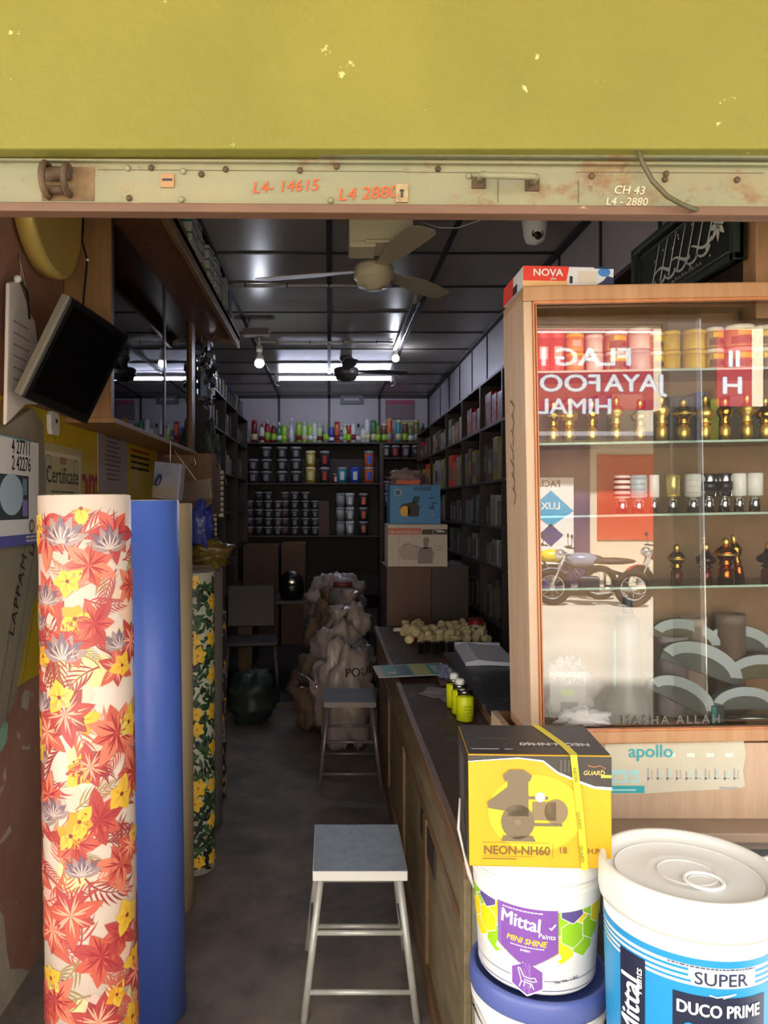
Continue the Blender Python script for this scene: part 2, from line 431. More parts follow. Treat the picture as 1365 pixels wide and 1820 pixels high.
MB().box(railx(273),railx(297),-.004,0,zrail(336),zrail(312),M('rust_plate',(150,112,74),.6)).box(railx(276),railx(294),-.0055,-.004,zrail(325),zrail(321),m_ink).build('slot_plate',sh,bevel=.001)
MB().box(railx(690),railx(712),-.004,0,zrail(360),zrail(328),M('keyhole_plate',(158,140,96),.5,rgb2=(110,80,50),scale=40)).box(railx(699),railx(703),-.0055,-.004,zrail(352),zrail(342),m_ink).lathe([(0,0),(.004,0),(.004,.002),(0,.002)],m_ink,(railx(701),-.0038,zrail(341)),12,T=None).build('keyhole',sh)
hb=MB().tube([(railx(838),0,zrail(320)),(railx(838),-.03,zrail(321)),(railx(850),-.036,zrail(326)),(railx(920),-.036,zrail(327)),(railx(932),-.03,zrail(325)),(railx(932),0,zrail(324))],.0055,m_rail,8)
hb.box(railx(825),railx(850),-.004,0,zrail(334),zrail(314),m_rust).box(railx(920),railx(945),-.004,0,zrail(338),zrail(316),m_rust)
hb.build('pull_handle',sh)
m_or=M('orange_marker_paint',(184,76,32),.7); m_pk=M('faded_pink_paint',(206,178,150),.7)
pm=plane_map((0,-.0012,0),(1,0,0),(0,0,1))
def hand(txt,px,py,hpx,mat,rot=0.02,sx=1.0,sh_=.2):
    g=text2d(txt,hpx/F*YS*1.38,.012,sh_,sx=sx); b=MB(); b.art([(place2(g,railx(px),zrail(py),rot),mat,1)],pm); b.build('painted_number',sh)
hand('L4- 14615',435,345,21,m_or,.05); hand('L4 2880',587,357,22,m_or,.06,1.08)
hand('CH 43',1076,342,15,m_pk,-.02); hand('L4 - 2880',1062,362,14,m_pk,-.01)
# loop of cable hanging over the rail
cz=[W(1133,262,YS-.03),W(1142,290,YS-.032),W(1160,322,YS-.034),W(1186,349,YS-.034),W(1215,365,YS-.03),W(1232,371,YS-.02),W(1245,374,YS+.01)]
tag(MB().tube([cz[0]+Vector((-.004,.03,.05))]+cz,.0042,M('dark_olive_cable',(74,66,38),.5),8).build('cable',origin=cz[0]),'dark cable curving down over the right of the shutter rail','cable')

# ------------------------------------------------------------------ across the street (seen in the case glass)
yb=-11.9
fb=thing('shop_building','cream shop building across the street mirrored in the case glass','building',(5,yb,-.12))
def fx(px,D=15.6): return (px-VX)/F*D
def fzz(py,D=15.6): return H+(VY-py)/F*D
b=MB().box(-9,9,-1,0,0,5.6,M('opposite_wall',(206,192,168),.85))
b.build('wall',fb,bevel=.01)
mw=M('shop_interior_dark',(46,38,40),.6)
for k,(x0,x1,z0,z1,c_) in enumerate([(-1.0,.2,0,2.9,(74,52,92)),(.35,1.9,1.0,2.7,(190,62,36)),(2.0,3.1,0,2.9,(60,46,44)),(3.4,5.2,0,2.8,(80,66,56)),(-2.6,-1.3,0,2.6,(96,112,130)),(5.5,7.5,0,2.8,(72,60,52))]):
    MB().box(x0,x1,-.02,.03,z0,z1,M('shopfront_%d'%k,c_,.5)).build('shop_front',fb)
MB().box(-3.2,3.2,0,.9,3.0,3.08,M('awning_grey',(150,146,150),.5)).build('awning',fb)
MB().box(-3.2,5.2,.95,1.0,-.0,.12,m_concrete).build('kerb',fb)
sb=tag(MB().box(0,1,0,1,0,1,mw).build('temp'),'x','x'); bpy.data.objects.remove(sb)
SYF=yb+1.0; SD=3.44-SYF
sX=lambda px:(px-VX)/F*SD
sZ=lambda py:H+(VY-py)/F*SD
m_red=M('red_sign_board',(150,34,50),.5); m_sw=M('white_sign_letters',(200,200,200),.5); m_sb=M('blue_letter_edge',(50,110,170),.5)
for (a_,b_,c_,d_) in ((1166,1276,3.05,5.7),(1345,1560,3.05,5.7),(930,1166,fzz(583),5.7),(1276,1345,fzz(583),5.7)):  # dark panels added so the case glass reflects less above and between the signs
    MB().box(fx(a_)-5,fx(b_)-5,-.02,.06,c_+.12,d_,M('reflection_darkening_panel',(58,46,38),.6)).build('added_dark_panel',fb)
sg=MB().box(sX(952),sX(1162),SYF-.1,SYF,sZ(728),sZ(585),m_red)
sgb=MB().box(sX(1276),sX(1338),SYF-.1,SYF,sZ(740),sZ(585),m_red)
sm=plane_map((0,SYF,0),(-1,0,0),(0,0,1))
def sgn(txt,pxl,py,hpx,sx=1.0,fat=.03,mat2=True):
    # pxl = left end in the mirrored picture = right end for someone facing the sign
    s_=hpx/F*SD*1.37; g=text2d(txt,s_,fat,sx=sx,align='RIGHT'); g2=text2d(txt,s_,fat+.03,sx=sx,align='RIGHT')
    if mat2: (sg if pxl<1200 else sgb).art([(place2(g2,-sX(pxl),sZ(py)),m_sb,1)],sm)
    (sg if pxl<1200 else sgb).art([(place2(g,-sX(pxl),sZ(py)),m_sw,3)],sm)
sgn('FLAG',985,649,32,1.35); sgn('I',960,649,32,1.2); sgn('FOO',958,695,31,1.25); sgn('JAYA',1075,695,31,1.15); sgn('HIMAL',955,735,28,1.2); sgn('H',1283,699,31,1.3); sgn('II',1294,651,30,1.2)
sg.box(sX(952),sX(1162),SYF,SYF+.01,sZ(592),sZ(588),m_sw)
tag(sgb.build('sign_board',origin=(sX(1300),SYF,sZ(740))),'narrow red sign with the letter H mirrored at the right of the case glass','sign')
tag(sg.build('sign_board',origin=(sX(1200),SYF,sZ(728))),'red shop sign with white letters mirrored in the upper case glass','sign')
# poster on the opposite shop
pb=MB().box(sX(962),sX(1046),yb+.10,yb+.14,fzz(1000),fzz(850),m_paper)
pp=plane_map((0,yb+.14,0),(-1,0,0),(0,0,1)); cx=-(sX(1003)); 
pb.art([([(cx-.45,fzz(908)),(cx,fzz(925)-.12),(cx+.45,fzz(908)),(cx,fzz(872))],M('poster_teal',(36,150,190),.5),1),([(cx-.25,fzz(950)),(cx,fzz(970)),(cx+.25,fzz(950)),(cx,fzz(930))],M('poster_navy',(40,50,110),.5),1)],pp)
pb.art([(place2(text2d('FACIAL',.18,.02,align='CENTER'),cx+.1,fzz(866)),m_ink,2),(place2(text2d('LUX',.2,.03,align='CENTER'),cx,fzz(905)),m_paper,3)],pp)
tag(pb.build('poster',origin=(sX(1003),yb+.12,fzz(1000))),'white and teal diamond poster mirrored in the case glass','poster')
m_bk=M('motorcycle_dark_metal',(58,60,70),.35,metal=.6); m_tyre=M('tyre_rubber',(28,27,28),.8)
def motorcycle(x,y,rz,tank,label):
    t=thing('motorcycle',label,'motorcycle',(x,y,-.12),rz,'motorcycles parked across the street')
    tm=M('motorcycle_paint_%d'%tank[0],tank,.25,coat=.6)
    for wx in (-.65,.65):
        o_=MB().torus((wx,0,.31),.26,.05,m_tyre,'y',28,8)
        w1=o_.build('wheel',t)
        q=MB().torus((wx,0,.31),.2,.012,m_chrome,'y',24,6).lathe([(.04,-.06),(.04,.06)],m_chrome,(wx,0,.31),12,T=Matrix.Translation((wx,0,.31))@Matrix.Rotation(PI/2,4,'X')@Matrix.Translation((-wx,0,-.31)))
        for k in range(8): a=k*PI/4; q.tube([(wx,0,.31),(wx+.2*math.cos(a),0,.31+.2*math.sin(a))],.005,m_chrome,5)
        q.build('rim',w1)
    MB().tube([(-.6,0,.5),(-.2,0,.62),(.25,0,.72),(.45,0,.85)],.03,m_bk,8).tube([(.45,0,.85),(.1,0,.35),(-.2,0,.3),(-.2,0,.62)],.022,m_bk,8).tube([(-.2,0,.35),(-.65,.09,.31)],.02,m_bk,8).build('frame',t)
    MB().ball((.17,0,.78),(.27,.13,.12),tm,20,10).build('fuel_tank',t)
    MB().ball((-.3,0,.76),(.4,.13,.06),M('bike_seat',(30,28,30),.6),20,8).build('seat',t)
    MB().box(-.1,.22,-.11,.11,.25,.5,m_bk).tube([(.2,.1,.3),(-.1,.15,.2),(-.75,.17,.3)],[.02,.025,.045],m_chrome,10).build('engine',t,bevel=.02)
    MB().tube([(.67,.06,.31),(.42,.06,.9)],.02,m_chrome,8).tube([(.67,-.06,.31),(.42,-.06,.9)],.02,m_chrome,8).build('fork',t)
    MB().tube([(.3,-.34,.98),(.42,-.2,.98),(.42,.2,.98),(.3,.34,.98)],.014,m_bk,8).build('handlebar',t)
    MB().ball((.52,0,.86),(.09,.09,.09),m_chrome,16,10).build('headlamp',t)
    MB().tube([(.36,.2,.98),(.36,.24,1.14)],.006,m_bk,6).ball((.36,.25,1.17),(.02,.06,.04),m_bk,10,6).tube([(.36,-.2,.98),(.36,-.24,1.14)],.006,m_bk,6).ball((.36,-.25,1.17),(.02,.06,.04),m_bk,10,6).build('mirror',t)
    pts=[(.65+.32*math.cos(a),0,.31+.32*math.sin(a)) for a in [R(20+i*15) for i in range(8)]]; MB().tube(pts,.045,tm,8,flat=.25).build('mudguard',t)
    return t
motorcycle(4.4,-9.4,R(190),(120,128,150),'silver motorcycle mirrored in the case glass, nearer left one')
motorcycle(6.15,-10.3,R(172),(170,40,44),'red motorcycle mirrored in the case glass, right one')
motorcycle(4.2,-10.4,R(188),(214,196,40),'yellow motorcycle mirrored in the case glass between the silver and red ones')
# low wall beside the pavement on the near side, in shade
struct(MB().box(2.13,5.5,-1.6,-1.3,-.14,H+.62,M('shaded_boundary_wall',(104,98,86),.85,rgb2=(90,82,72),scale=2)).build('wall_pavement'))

# ================================================================== LEFT SIDE
# ------------------------------------------------------------------ rolls of floor covering
def roll(name,label,cx,cy,r,ztop,mat,group='rolls of vinyl flooring standing on the left',lean=(0,0),art=None,inner=None,flat=1):
    t=thing(name,label,'vinyl roll',(cx,cy,.0),0,group,rot=(lean[0],lean[1],0))
    zt=ztop; ri=r*.45
    b=MB().lathe([(ri,.004),(r,.004),(r,zt),(r-.004,zt+.001),(ri+.003,zt+.001),(ri,zt)],mat,seg=64,mats=[mat,mat,m_edge,m_edge,mat])
    b.lathe([(ri,zt),(ri,.004)],m_edge,seg=32)
    # spiral end
    pts=[((ri+(r-ri)*k/120)*math.cos(k*.35),(ri+(r-ri)*k/120)*math.sin(k*.35),zt+.0015) for k in range(121)]
    b.tube(pts,.0009,M('roll_spiral_line',(150,142,130),.8),4)
    if art: art(b,r,zt)
    ob=b.build('sheet',t)
    return t
m_edge=M('vinyl_cut_edge',(226,220,208),.6)
m_fl_base=M('floral_cream_ground',(212,196,182),.38,rgb2=(208,188,168),scale=5)
rng=random.Random(11)
cor=[M('coral_print',(190,88,70),.4),M('rose_red_print',(168,66,64),.4),M('salmon_print',(204,116,90),.4),M('deep_red_print',(146,58,60),.4)]
yel=[M('yellow_print',(216,176,62),.4),M('lemon_print',(200,186,96),.4),M('amber_print',(210,148,46),.4)]
gry=[M('grey_lotus_print',(150,128,124),.4),M('dark_mauve_print',(112,92,104),.4)]
olv=M('olive_line_print',(150,128,80),.4); dkc=M('flower_heart_print',(120,52,40),.4)
def bloom(items,u,v,s,n,a0,L,ms,vein,wd=.30,heart=None):
    for q in range(n):
        a=a0+q*2*PI/n; g=petal(s*(1+.18*math.sin(q*2.7)),s*wd,7,s*.12*math.sin(q*1.9))
        items.append((place2(g,u,v,a),ms[q%len(ms)],L+q%2)); 
        items.append((place2(petal(s*.8,s*.035,5),u,v,a+.06),vein,L+2))
        items.append((place2(petal(s*.62,s*.03,5),u,v,a-.16),vein,L+2))
    if heart: items.append((ngon(u,v,s*.13,10),heart,L+3))
def floral(b,r,zt):
    items=[]; mf=cyl_map((0,0,0),r,-PI/2,.00008); U=r*1.6
    def add(g,m,l): items.append((g,m,l))
    wash=[M('wash_peach',(216,182,160),.4),M('wash_lemon',(212,196,140),.4),M('wash_pink',(212,170,158),.4)]
    for i in range(60):
        u=rng.uniform(-U,U); v=rng.uniform(.1,zt-.06); s=rng.uniform(.02,.045)
        add([(u+s*(.6+.6*rng.random())*math.cos(a),v+s*(.6+.6*rng.random())*math.sin(a)) for a in [k*PI/6 for k in range(12)]],wash[i%3],1+i%2)
    # long arching sprays with fingers of narrow leaves
    for i in range(120):
        u=rng.uniform(-U,U); v=rng.uniform(.06,zt-.09); a=rng.uniform(0,2*PI); m=rng.choice([cor[1],cor[3],cor[0],cor[0],cor[3],cor[1],cor[2],olv]); L=rng.uniform(.07,.13); cv=rng.choice([-1.1,1.1,.6,-.6])
        spine=[(u,v)]
        for k in range(8): spine.append((spine[-1][0]+L/8*math.cos(a+cv*k/8),spine[-1][1]+L/8*math.sin(a+cv*k/8)))
        add(stroke(spine,.0045,.0012),m,4+i%4)
        for k in range(1,9,1):
            for sd in (-1,1):
                aa=a+cv*k/8+sd*R(46); add(place2(petal(L*.5*(1-.05*k),L*.02,6,sd*-.014),spine[k][0],spine[k][1],aa),m,4+i%4)
    # drifts of big soft blooms running aslant
    veinc=M('coral_vein',(240,160,130),.4); veinr=M('red_vein',(156,44,50),.4); veiny=M('yellow_vein',(214,150,40),.4); veing=M('grey_vein',(200,180,172),.4)
    i=0; v0=-.25
    while v0<zt+.1:
        for k in range(7):
            u=-U+k*U/3.2+rng.uniform(-.012,.012); v=v0+k*.045+rng.uniform(-.018,.018); s=rng.uniform(.042,.066); L=9+(i%5)*3
            if (k+i)%3!=1:
                ms,ve=rng.choice([((cor[0],cor[2]),veinr),((cor[1],cor[0]),veinc),((cor[0],cor[1]),veinr),((cor[3],cor[1]),veinc)])
                bloom(items,u,v,s*1.1,rng.choice([6,7,8]),rng.uniform(0,6),L,ms,ve,.26)
            du=rng.uniform(-.05,.05); dv=rng.uniform(-.05,.05)
            if rng.random()<.42: bloom(items,u+du,v+dv,s*.62,5,rng.uniform(0,6),L+2,(yel[rng.randrange(3)],yel[0]),veiny,.42,dkc)
            if rng.random()<.13:
                uu,vv=u-du,v-dv
                for q in range(7): add(place2(petal(s*1.0,s*.2,6),uu,vv,R(18)+q*R(24)),gry[q%2],L+3); add(place2(petal(s*.7,s*.03,5),uu,vv,R(18)+q*R(24)),veing,L+4)
            i+=1
        v0+=.150
    items=[(g,m,l) for (g,m,l) in items if max(p[1] for p in (g[0] if isinstance(g,tuple) else g))<zt-.025 and min(p[1] for p in (g[0] if isinstance(g,tuple) else g))>.01]
    b.art(items,mf,slices=.014)
roll('flooring_roll','tall vinyl roll printed with red and yellow flowers, nearest of the rolls',-.557,1.83,.106,1.575,m_fl_base,lean=(0,R(-.9)),art=floral)
m_blue=M('blue_vinyl',(84,116,206),.38,rgb2=(76,106,196),scale=3,stretch=(1,1,.2))
roll('flooring_roll','tall plain blue vinyl roll right behind the red-flowered roll',-.548,2.36,.107,1.567,m_blue,lean=(0,R(-.8)))
m_beige=M('beige_vinyl',(206,190,150),.5,rgb2=(190,174,138),scale=4,stretch=(1,1,.2))
roll('flooring_roll','plain beige vinyl roll squeezed between the blue and yellow-flowered rolls',-.625,2.98,.1,1.560,m_beige,lean=(0,R(-.3)))
gw=M('white_green_print_ground',(196,200,180),.45); gr_=[M('dark_leaf_print',(38,70,46),.5),M('mid_leaf_print',(64,100,62),.5),M('black_leaf_print',(34,38,36),.5)]; gy=[M('yellow_rose_print',(238,190,40),.45),M('gold_rose_print',(246,206,80),.45)]
def floral2(b,r,zt):
    items=[]; mf=cyl_map((0,0,0),r,-PI/2+.3,.00012); rg=random.Random(4)
    for i in range(1000):
        u=rg.uniform(-r*1.6,r*1.6); v=rg.uniform(.03,zt-.04)
        items.append((place2(petal(rg.uniform(.03,.055),rg.uniform(.006,.011),6,rg.uniform(-.01,.01)),u,v,rg.uniform(0,6.28)),rg.choice(gr_),1+i%5))
    v=.06; k=0
    while v<zt-.05:
        for u in (-.09,.0,.09):
            uu=u+rg.uniform(-.012,.012); vv=v+(.09 if k%2 else 0)*(u==0)
            s=rg.uniform(.026,.036)
            for q in range(6): items.append((place2(petal(s*1.25,s*.45,6),uu,vv,q*PI/3+v*9),gy[q%2],7))
            items.append((ngon(uu,vv,s*.45,12),gy[1],8)); items.append((ngon(uu,vv,s*.2,10),M('rose_heart_print',(214,150,30),.5),9))
        v+=.155; k+=1
    items=[(g,m,l) for (g,m,l) in items if max(p[1] for p in g)<zt-.004 and min(p[1] for p in g)>.008]
    b.art(items,mf,slices=.02)
roll('flooring_roll','shorter vinyl roll with yellow roses and dark green leaves',-.582,3.30,.092,1.268,gw,lean=(0,R(-.2)),art=floral2)
roll('flooring_roll','thin plain grey roll just behind the yellow-rose roll',-.60,3.75,.08,1.265,M('grey_vinyl',(122,118,112),.5))
def speck(b,r,zt):
    rg=random.Random(9); mf=cyl_map((0,0,0),r,-PI/2+.5,.00012); it=[]
    for i in range(160): it.append((place2(petal(.04,.009,5),rg.uniform(-r*1.3,r*1.3),rg.uniform(.03,zt-.04),rg.uniform(0,6)),M('mauve_leaf_print',(150,138,136),.5) if i%4 else gy[0],1+i%3))
    b.art(it,mf,slices=.02)
roll('flooring_roll','dark slim roll with pale leaf print, farthest of the rolls',-.618,4.10,.07,.985,M('dark_mauve_vinyl',(58,48,56),.5),art=speck)

# ------------------------------------------------------------------ things on the left wall (plane X = -1)
XW=-1.0
def wy(px,X=XW): return X*F/(px-VX)
def wz(py,Y): return H+(VY-py)/F*Y
wmap=lambda x=XW: plane_map((x,0,0),(0,1,0),(0,0,1))
m_yb=M('yellow_banner_print',(226,196,40),.5,rgb2=(214,184,36),scale=3)
b=MB().box(XW+.001,XW+.004,2.2,4.45,H-.575,H+.338,m_yb)
mr=M('red_banner_print',(186,36,26),.5)
b.art([(place2(petal(.10,.035,8),2.80,H+.335,R(-95)),mr,1),(place2(petal(.085,.022,8),2.79,H+.315,R(-82)),m_yb,2),
       (place2(text2d('om',.24,.03,sx=.85),3.06,H+.02),mr,1),
       (ngon(2.36,H+.24,.07,20,.09),M('brown_circle_print',(176,140,72),.6),1),
       (ngon(2.66,H-.36,.045,18,.07),M('pale_circle_print',(206,196,140),.6),1),(rect(2.71,H-.42,2.73,H-.31),m_ink,2),
       (ngon(3.98,H+.16,.05,16,.1),M('pale_print',(206,190,120),.6),1)],wmap(XW+.004))
for k in range(4): b.art([(rect(3.86,H+.28-k*.03,4.25,H+.292-k*.03),mr if k==0 else m_ink,1)],wmap(XW+.004))
tag(b.build('banner',origin=(XW,3.2,H-.575)),'yellow printed banner with red letters pasted along the left wall','banner')
# certificate
def sheet_on_wall(name,label,cat,y0,y1,z0,z1,mat,items=(),x=XW+.006,th=.003,group=None,parent=None):
    q=MB().box(x,x+th,y0,y1,z0,z1,mat); q.art([(place2(g,y0,z0),m,l) for g,m,l in items],wmap(x+th))
    return tag(q.build(name,origin=(x,y0,z0)),label,cat,group)
cw,chh=.44,.44
m_cert=M('certificate_paper',(198,190,142),.6); m_certb=M('certificate_border',(226,220,190),.6)
rg=random.Random(3)
it=[(rect(.025,.025,cw-.025,chh-.025),m_certb,0),(rect(.04,.04,cw-.04,chh-.04),m_cert,1),(place2(text2d('Certificate',.085,.01,align='CENTER',sx=.95),cw/2,.305),m_ink,2),(rect(cw*.42,.375,cw*.58,.40),M('cert_crest',(180,120,80),.5),2)]
for a_,c_ in ((.07,chh-.07),(cw-.07,chh-.07)): it.append((stroke([(a_+.03*math.cos(t),c_+.03*math.sin(t)) for t in [k*.5 for k in range(12)]],.004),M('cert_scroll',(128,120,84),.6),2))
it+=lines_of_text(.1,cw-.1,.12,.27,7,.006,m_ink,rg)
sheet_on_wall('certificate','pale green certificate sheet above the red-flowered roll','certificate',2.62,3.06,H-.22,H+.222,m_cert,it,x=XW+.01,th=.006)
rg=random.Random(5)
pit=[]
for k in range(12):
    v=.29-.021*k; w1=.06+.05*rg.random(); pit+=lines_of_text(.24-w1-.04,.24+w1+.03,v,v,1,.008,M('grey_print',(96,90,96),.7),rg)
sheet_on_wall('notice_sheet','white notice sheet of centred lines right of the certificate','notice',3.29,3.77,H+.06,H+.345,M('notice_paper',(176,168,166),.7),pit,x=XW+.008)
# remote holder
t=thing('wall_holder','small white plastic holder on the yellow wall under the monitor','holder',(XW+.006,2.70,H+.255))
MB().prism([(.0,.02),(.012,0),(.075,0),(.085,.015),(.085,.07),(.07,.082),(.015,.082),(.0,.068)],0,.018,m_white,'x').build('body',t,bevel=.002)
MB().ball((.019,.05,.05),(.004,.008,.008),m_ink,10,6).build('button',t)
# calendar at the frame's left edge
rg=random.Random(8); cy0=2.12; CW=.385; CH_=.33
bl=M('calendar_blue_strip',(82,84,150),.6)
it=[(place2(text2d('4 27711',.062,.02,sx=.72),.17,.275),m_ink,1),(place2(text2d('2 42276',.062,.02,sx=.72),.17,.225),m_ink,1),(rect(.0,.075,.30,.21),M('photo_dark',(48,60,66),.4),1),(ngon(.17,.15,.085,24,.062),M('photo_pale_blue',(164,188,196),.4),2),(rect(.25,.085,.29,.135),M('photo_violet',(130,120,176),.5),3),(rect(.25,.15,.285,.2),M('photo_grey_blue',(112,134,150),.5),3),
    (ngon(.325,.052,.022,20),M('brown_seal',(104,74,54),.5),1),(ngon(.325,.052,.014,16),M('seal_cream',(196,180,150),.5),2),(rect(.0,-.005,CW,.028),bl,1)]
it+=[(g,m_paper,2) for g,_,_ in lines_of_text(.28,CW-.01,.004,.016,2,.006,m_paper,rg)]+lines_of_text(0.1,CW-.03,.318,.318,1,.005,M('teal_print',(90,170,180),.5),rg,1)
sheet_on_wall('calendar','white calendar with phone numbers and blue strip at the left frame edge','calendar',cy0,cy0+CW,H-.115,H+.205,m_paper,it,x=XW+.05)
# hanging plastic roll of packaging behind and below the calendar
gp=M('grey_beige_wrapper',(150,142,118),.45,rgb2=(132,124,104),scale=6,bump=.4)
pts=[(2.14,H+.18),(2.50,H+.32),(2.60,H+.28),(2.64,H-.12),(2.62,H-.2),(2.50,H-.33),(2.36,H-.60),(2.14,H-.72)]
b=MB().prism(pts,XW+.012,XW+.034,gp,'x')
mf=wmap(XW+.034)
for dx in (0,.085,.17): b.art([(stroke([(2.20+dx,H-.66),(2.44+dx,H-.12)],.004),M('wrapper_edge',(104,98,86),.6),1)],mf)
b.art([(place2(text2d('LAPPAM',.055,.02,sx=1.2,spacing=1.15),2.345,H-.40,R(66)),m_ink,2),(place2(text2d('LAPPAM',.05,.02,sx=1.1),2.50,H-.165,R(66)),m_ink,2),(place2(text2d('CO',.06,.02),2.53,H+.10,R(84)),m_ink,2)],mf)
tag(b.build('wrapper_sheet',origin=(XW+.012,2.14,H-.72)),'crinkled grey-beige wrapper sheets printed aslant hanging below the calendar','wrapper')
# paper bag on a nail
b=MB(); pp=[(2.28,H+.24),(2.30,H+.67),(2.38,H+.70),(2.46,H+.63),(2.51,H+.60),(2.555,H+.45),(2.57,H+.38),(2.53,H+.335),(2.44,H+.325)]
b.prism(pp,XW+.03,XW+.042,M('white_paper_bag',(224,214,208),.75,bump=.5,scale=10),'x')
rg=random.Random(2)
for k in range(7): b.art([(g,m,l) for g,m,l in [(place2(q[0],0,0),q[1],q[2]) for q in lines_of_text(2.33,2.47,H+.56-.035*k,H+.56-.035*k,1,.006,M('bag_pencil',(150,140,140),.8),rg)]],wmap(XW+.042))
pbag=b.build('paper_bag',origin=(XW+.03,2.4,H+.3),bevel=.008)
tag(pbag,'white paper bag with faint writing hanging at the upper left edge','bag')
MB().tube([(XW+.05,2.37,H+.70),(XW+.03,2.40,H+.79),(XW+.045,2.45,H+.64)],.0022,M('twine',(188,180,160),.8),6).build('string',pbag).location=(0,0,0)
for ch in pbag.children:
    for v in ch.data.vertices: v.co-=Vector((XW+.03,2.4,H+.3))
# round gold-rimmed disc
t=thing('wall_clock','round beige wall dial with a gold rim at the upper left','wall dial',(XW+.035,2.62,H+1.05))
TT=Matrix.Rotation(PI/2,4,'Y')
MB().lathe([(0,0),(.235,0),(.235,.02),(0,.025)],M('beige_dial',(206,192,144),.5,rgb2=(190,176,130),scale=4),seg=48,T=TT).build('dial',t)
MB().lathe([(.232,-.02),(.262,-.02),(.268,.03),(.25,.042),(.232,.03)],M('gold_rim',(236,206,110),.3,metal=.2),seg=48,T=TT).build('rim',t)
for ch in t.children: ch.location=(.0,0,0)
# cable with nail below
tag(MB().tube([W(148,386,2.80),W(146,430,2.80),W(155,462,2.80),W(148,540,2.80),W(150,570,2.80)],.004,m_blackp,6).ball(W(156,462,2.79),(.006,.006,.006),m_white,8,6).build('cable',origin=W(148,386,2.8)),'black cable clipped to the front of the brown wall cabinet','cable')
tag(MB().ball(W(73,487,2.3)+Vector((-.09,.05,0)),(.012,.012,.012),m_white,10,8).tube([W(73,487,2.3)+Vector((-.085,.05,0)),W(86,510,2.36)+Vector((-.085,.05,0)),W(90,560,2.4)+Vector((-.085,.05,0))],.004,m_blackp,6).build('cable',origin=W(73,487,2.3)),'short black cable on a white nail above the monitor','cable')

# ------------------------------------------------------------------ monitor
S=.93
A=W(127,534,2.45*S); B=W(227,600,2.75*S); D=W(27,690,2.40*S)
u=(B-A).normalized(); v=(D-A); v=(v-u*v.dot(u)).normalized(); n=u.cross(v)   # n points to the back or the front
if n.dot(Vector((0,-1,0)))>0 or n.x>0: nf=n
else: nf=-n
Wm=(B-A).length; Hm=(D-A).length
Tm=Matrix((( u.x, v.x, nf.x, A.x),(u.y,v.y,nf.y,A.y),(u.z,v.z,nf.z,A.z),(0,0,0,1)))
t=thing('wall_mount_monitor','black flat monitor hung askew on the left wall','monitor',tuple(A))
t.matrix_world=Tm
MB().box(-.005,Wm+.01,-.01,Hm+.012,-.026,0,M('monitor_bezel',(20,19,19),.3)).build('casing',t,bevel=.006)
MB().box(-.016,-.004,-.008,Hm+.01,-.03,-.002,M('monitor_side_grey',(128,124,112),.4)).build('side_band',t,bevel=.003)
MB().box(.016,Wm-.012,.012,Hm-.018,0,.0012,M('dark_screen',(8,7,7),.2,spec=.25)).build('screen',t)
MB().box(.05,Wm-.05,.05,Hm-.05,-.05,-.026,m_blackp).build('rear_cover',t,bevel=.008)
MB().tube([(Wm/2,Hm/2,-.045),(Wm/2,Hm/2,-.11)],.02,m_blackp,10).build('wall_bracket',t)

# ------------------------------------------------------------------ glass-fronted wall cabinet
CX=-.82; CY0,CY1=2.89,4.70; CZ0,CZ1=H+.335,H+1.16
cab=thing('wall_cabinet','brown wooden wall cabinet with sliding glass panes on the left wall','cabinet',(XW,CY0,CZ0))
def cb(): return MB()
O=(XW,CY0,CZ0)
cb().box(XW+.002,CX,CY0,CY0+.02,CZ0,CZ1,m_midtan).build('end_panel',cab,O,bevel=.002)
cb().box(XW+.002,CX,CY1-.03,CY1,CZ0,CZ1,m_brownwood).build('end_panel',cab,O,bevel=.002)
cb().box(XW+.002,CX+.012,CY0,CY1,CZ0-.02,CZ0,m_midtan).build('bottom_board',cab,O,bevel=.002)
cb().box(XW+.002,XW+.012,CY0+.02,CY1-.03,CZ0,CZ1,M('cabinet_back_board',(112,108,96),.6)).build('back_board',cab,O)
cb().box(XW+.002,CX,CY0,CY1,CZ1-.015,CZ1,m_brownwood).build('top_board',cab,O)
cb().box(CX-.02,CX,CY1-.11,CY1-.03,CZ0,CZ1,m_brownwood).build('door_post',cab,O,bevel=.003)
cb().box(XW+.02,CX-.03,CY0+.02,CY1-.03,CZ0+.42,CZ0+.426,M('glass_shelf_edge',(120,150,136),.15)).build('shelf',cab,O)
for k,(a_,b_) in enumerate(((CY0+.02,3.9),(3.84,CY1-.1))):
    p_=cb().box(CX-.012-.008*k,CX-.008-.008*k,a_,b_,CZ0+.004,CZ1-.016,m_pane).build('glass_pane',cab,O)
cb().box(CX-.008,CX-.002,3.84,3.87,CZ0,CZ1-.015,m_seam).build('pane_edge',cab,O)
cb().box(CX-.008,CX-.002,CY0+.02,CY0+.05,CZ0,CZ1-.015,m_seam).build('pane_edge',cab,O)
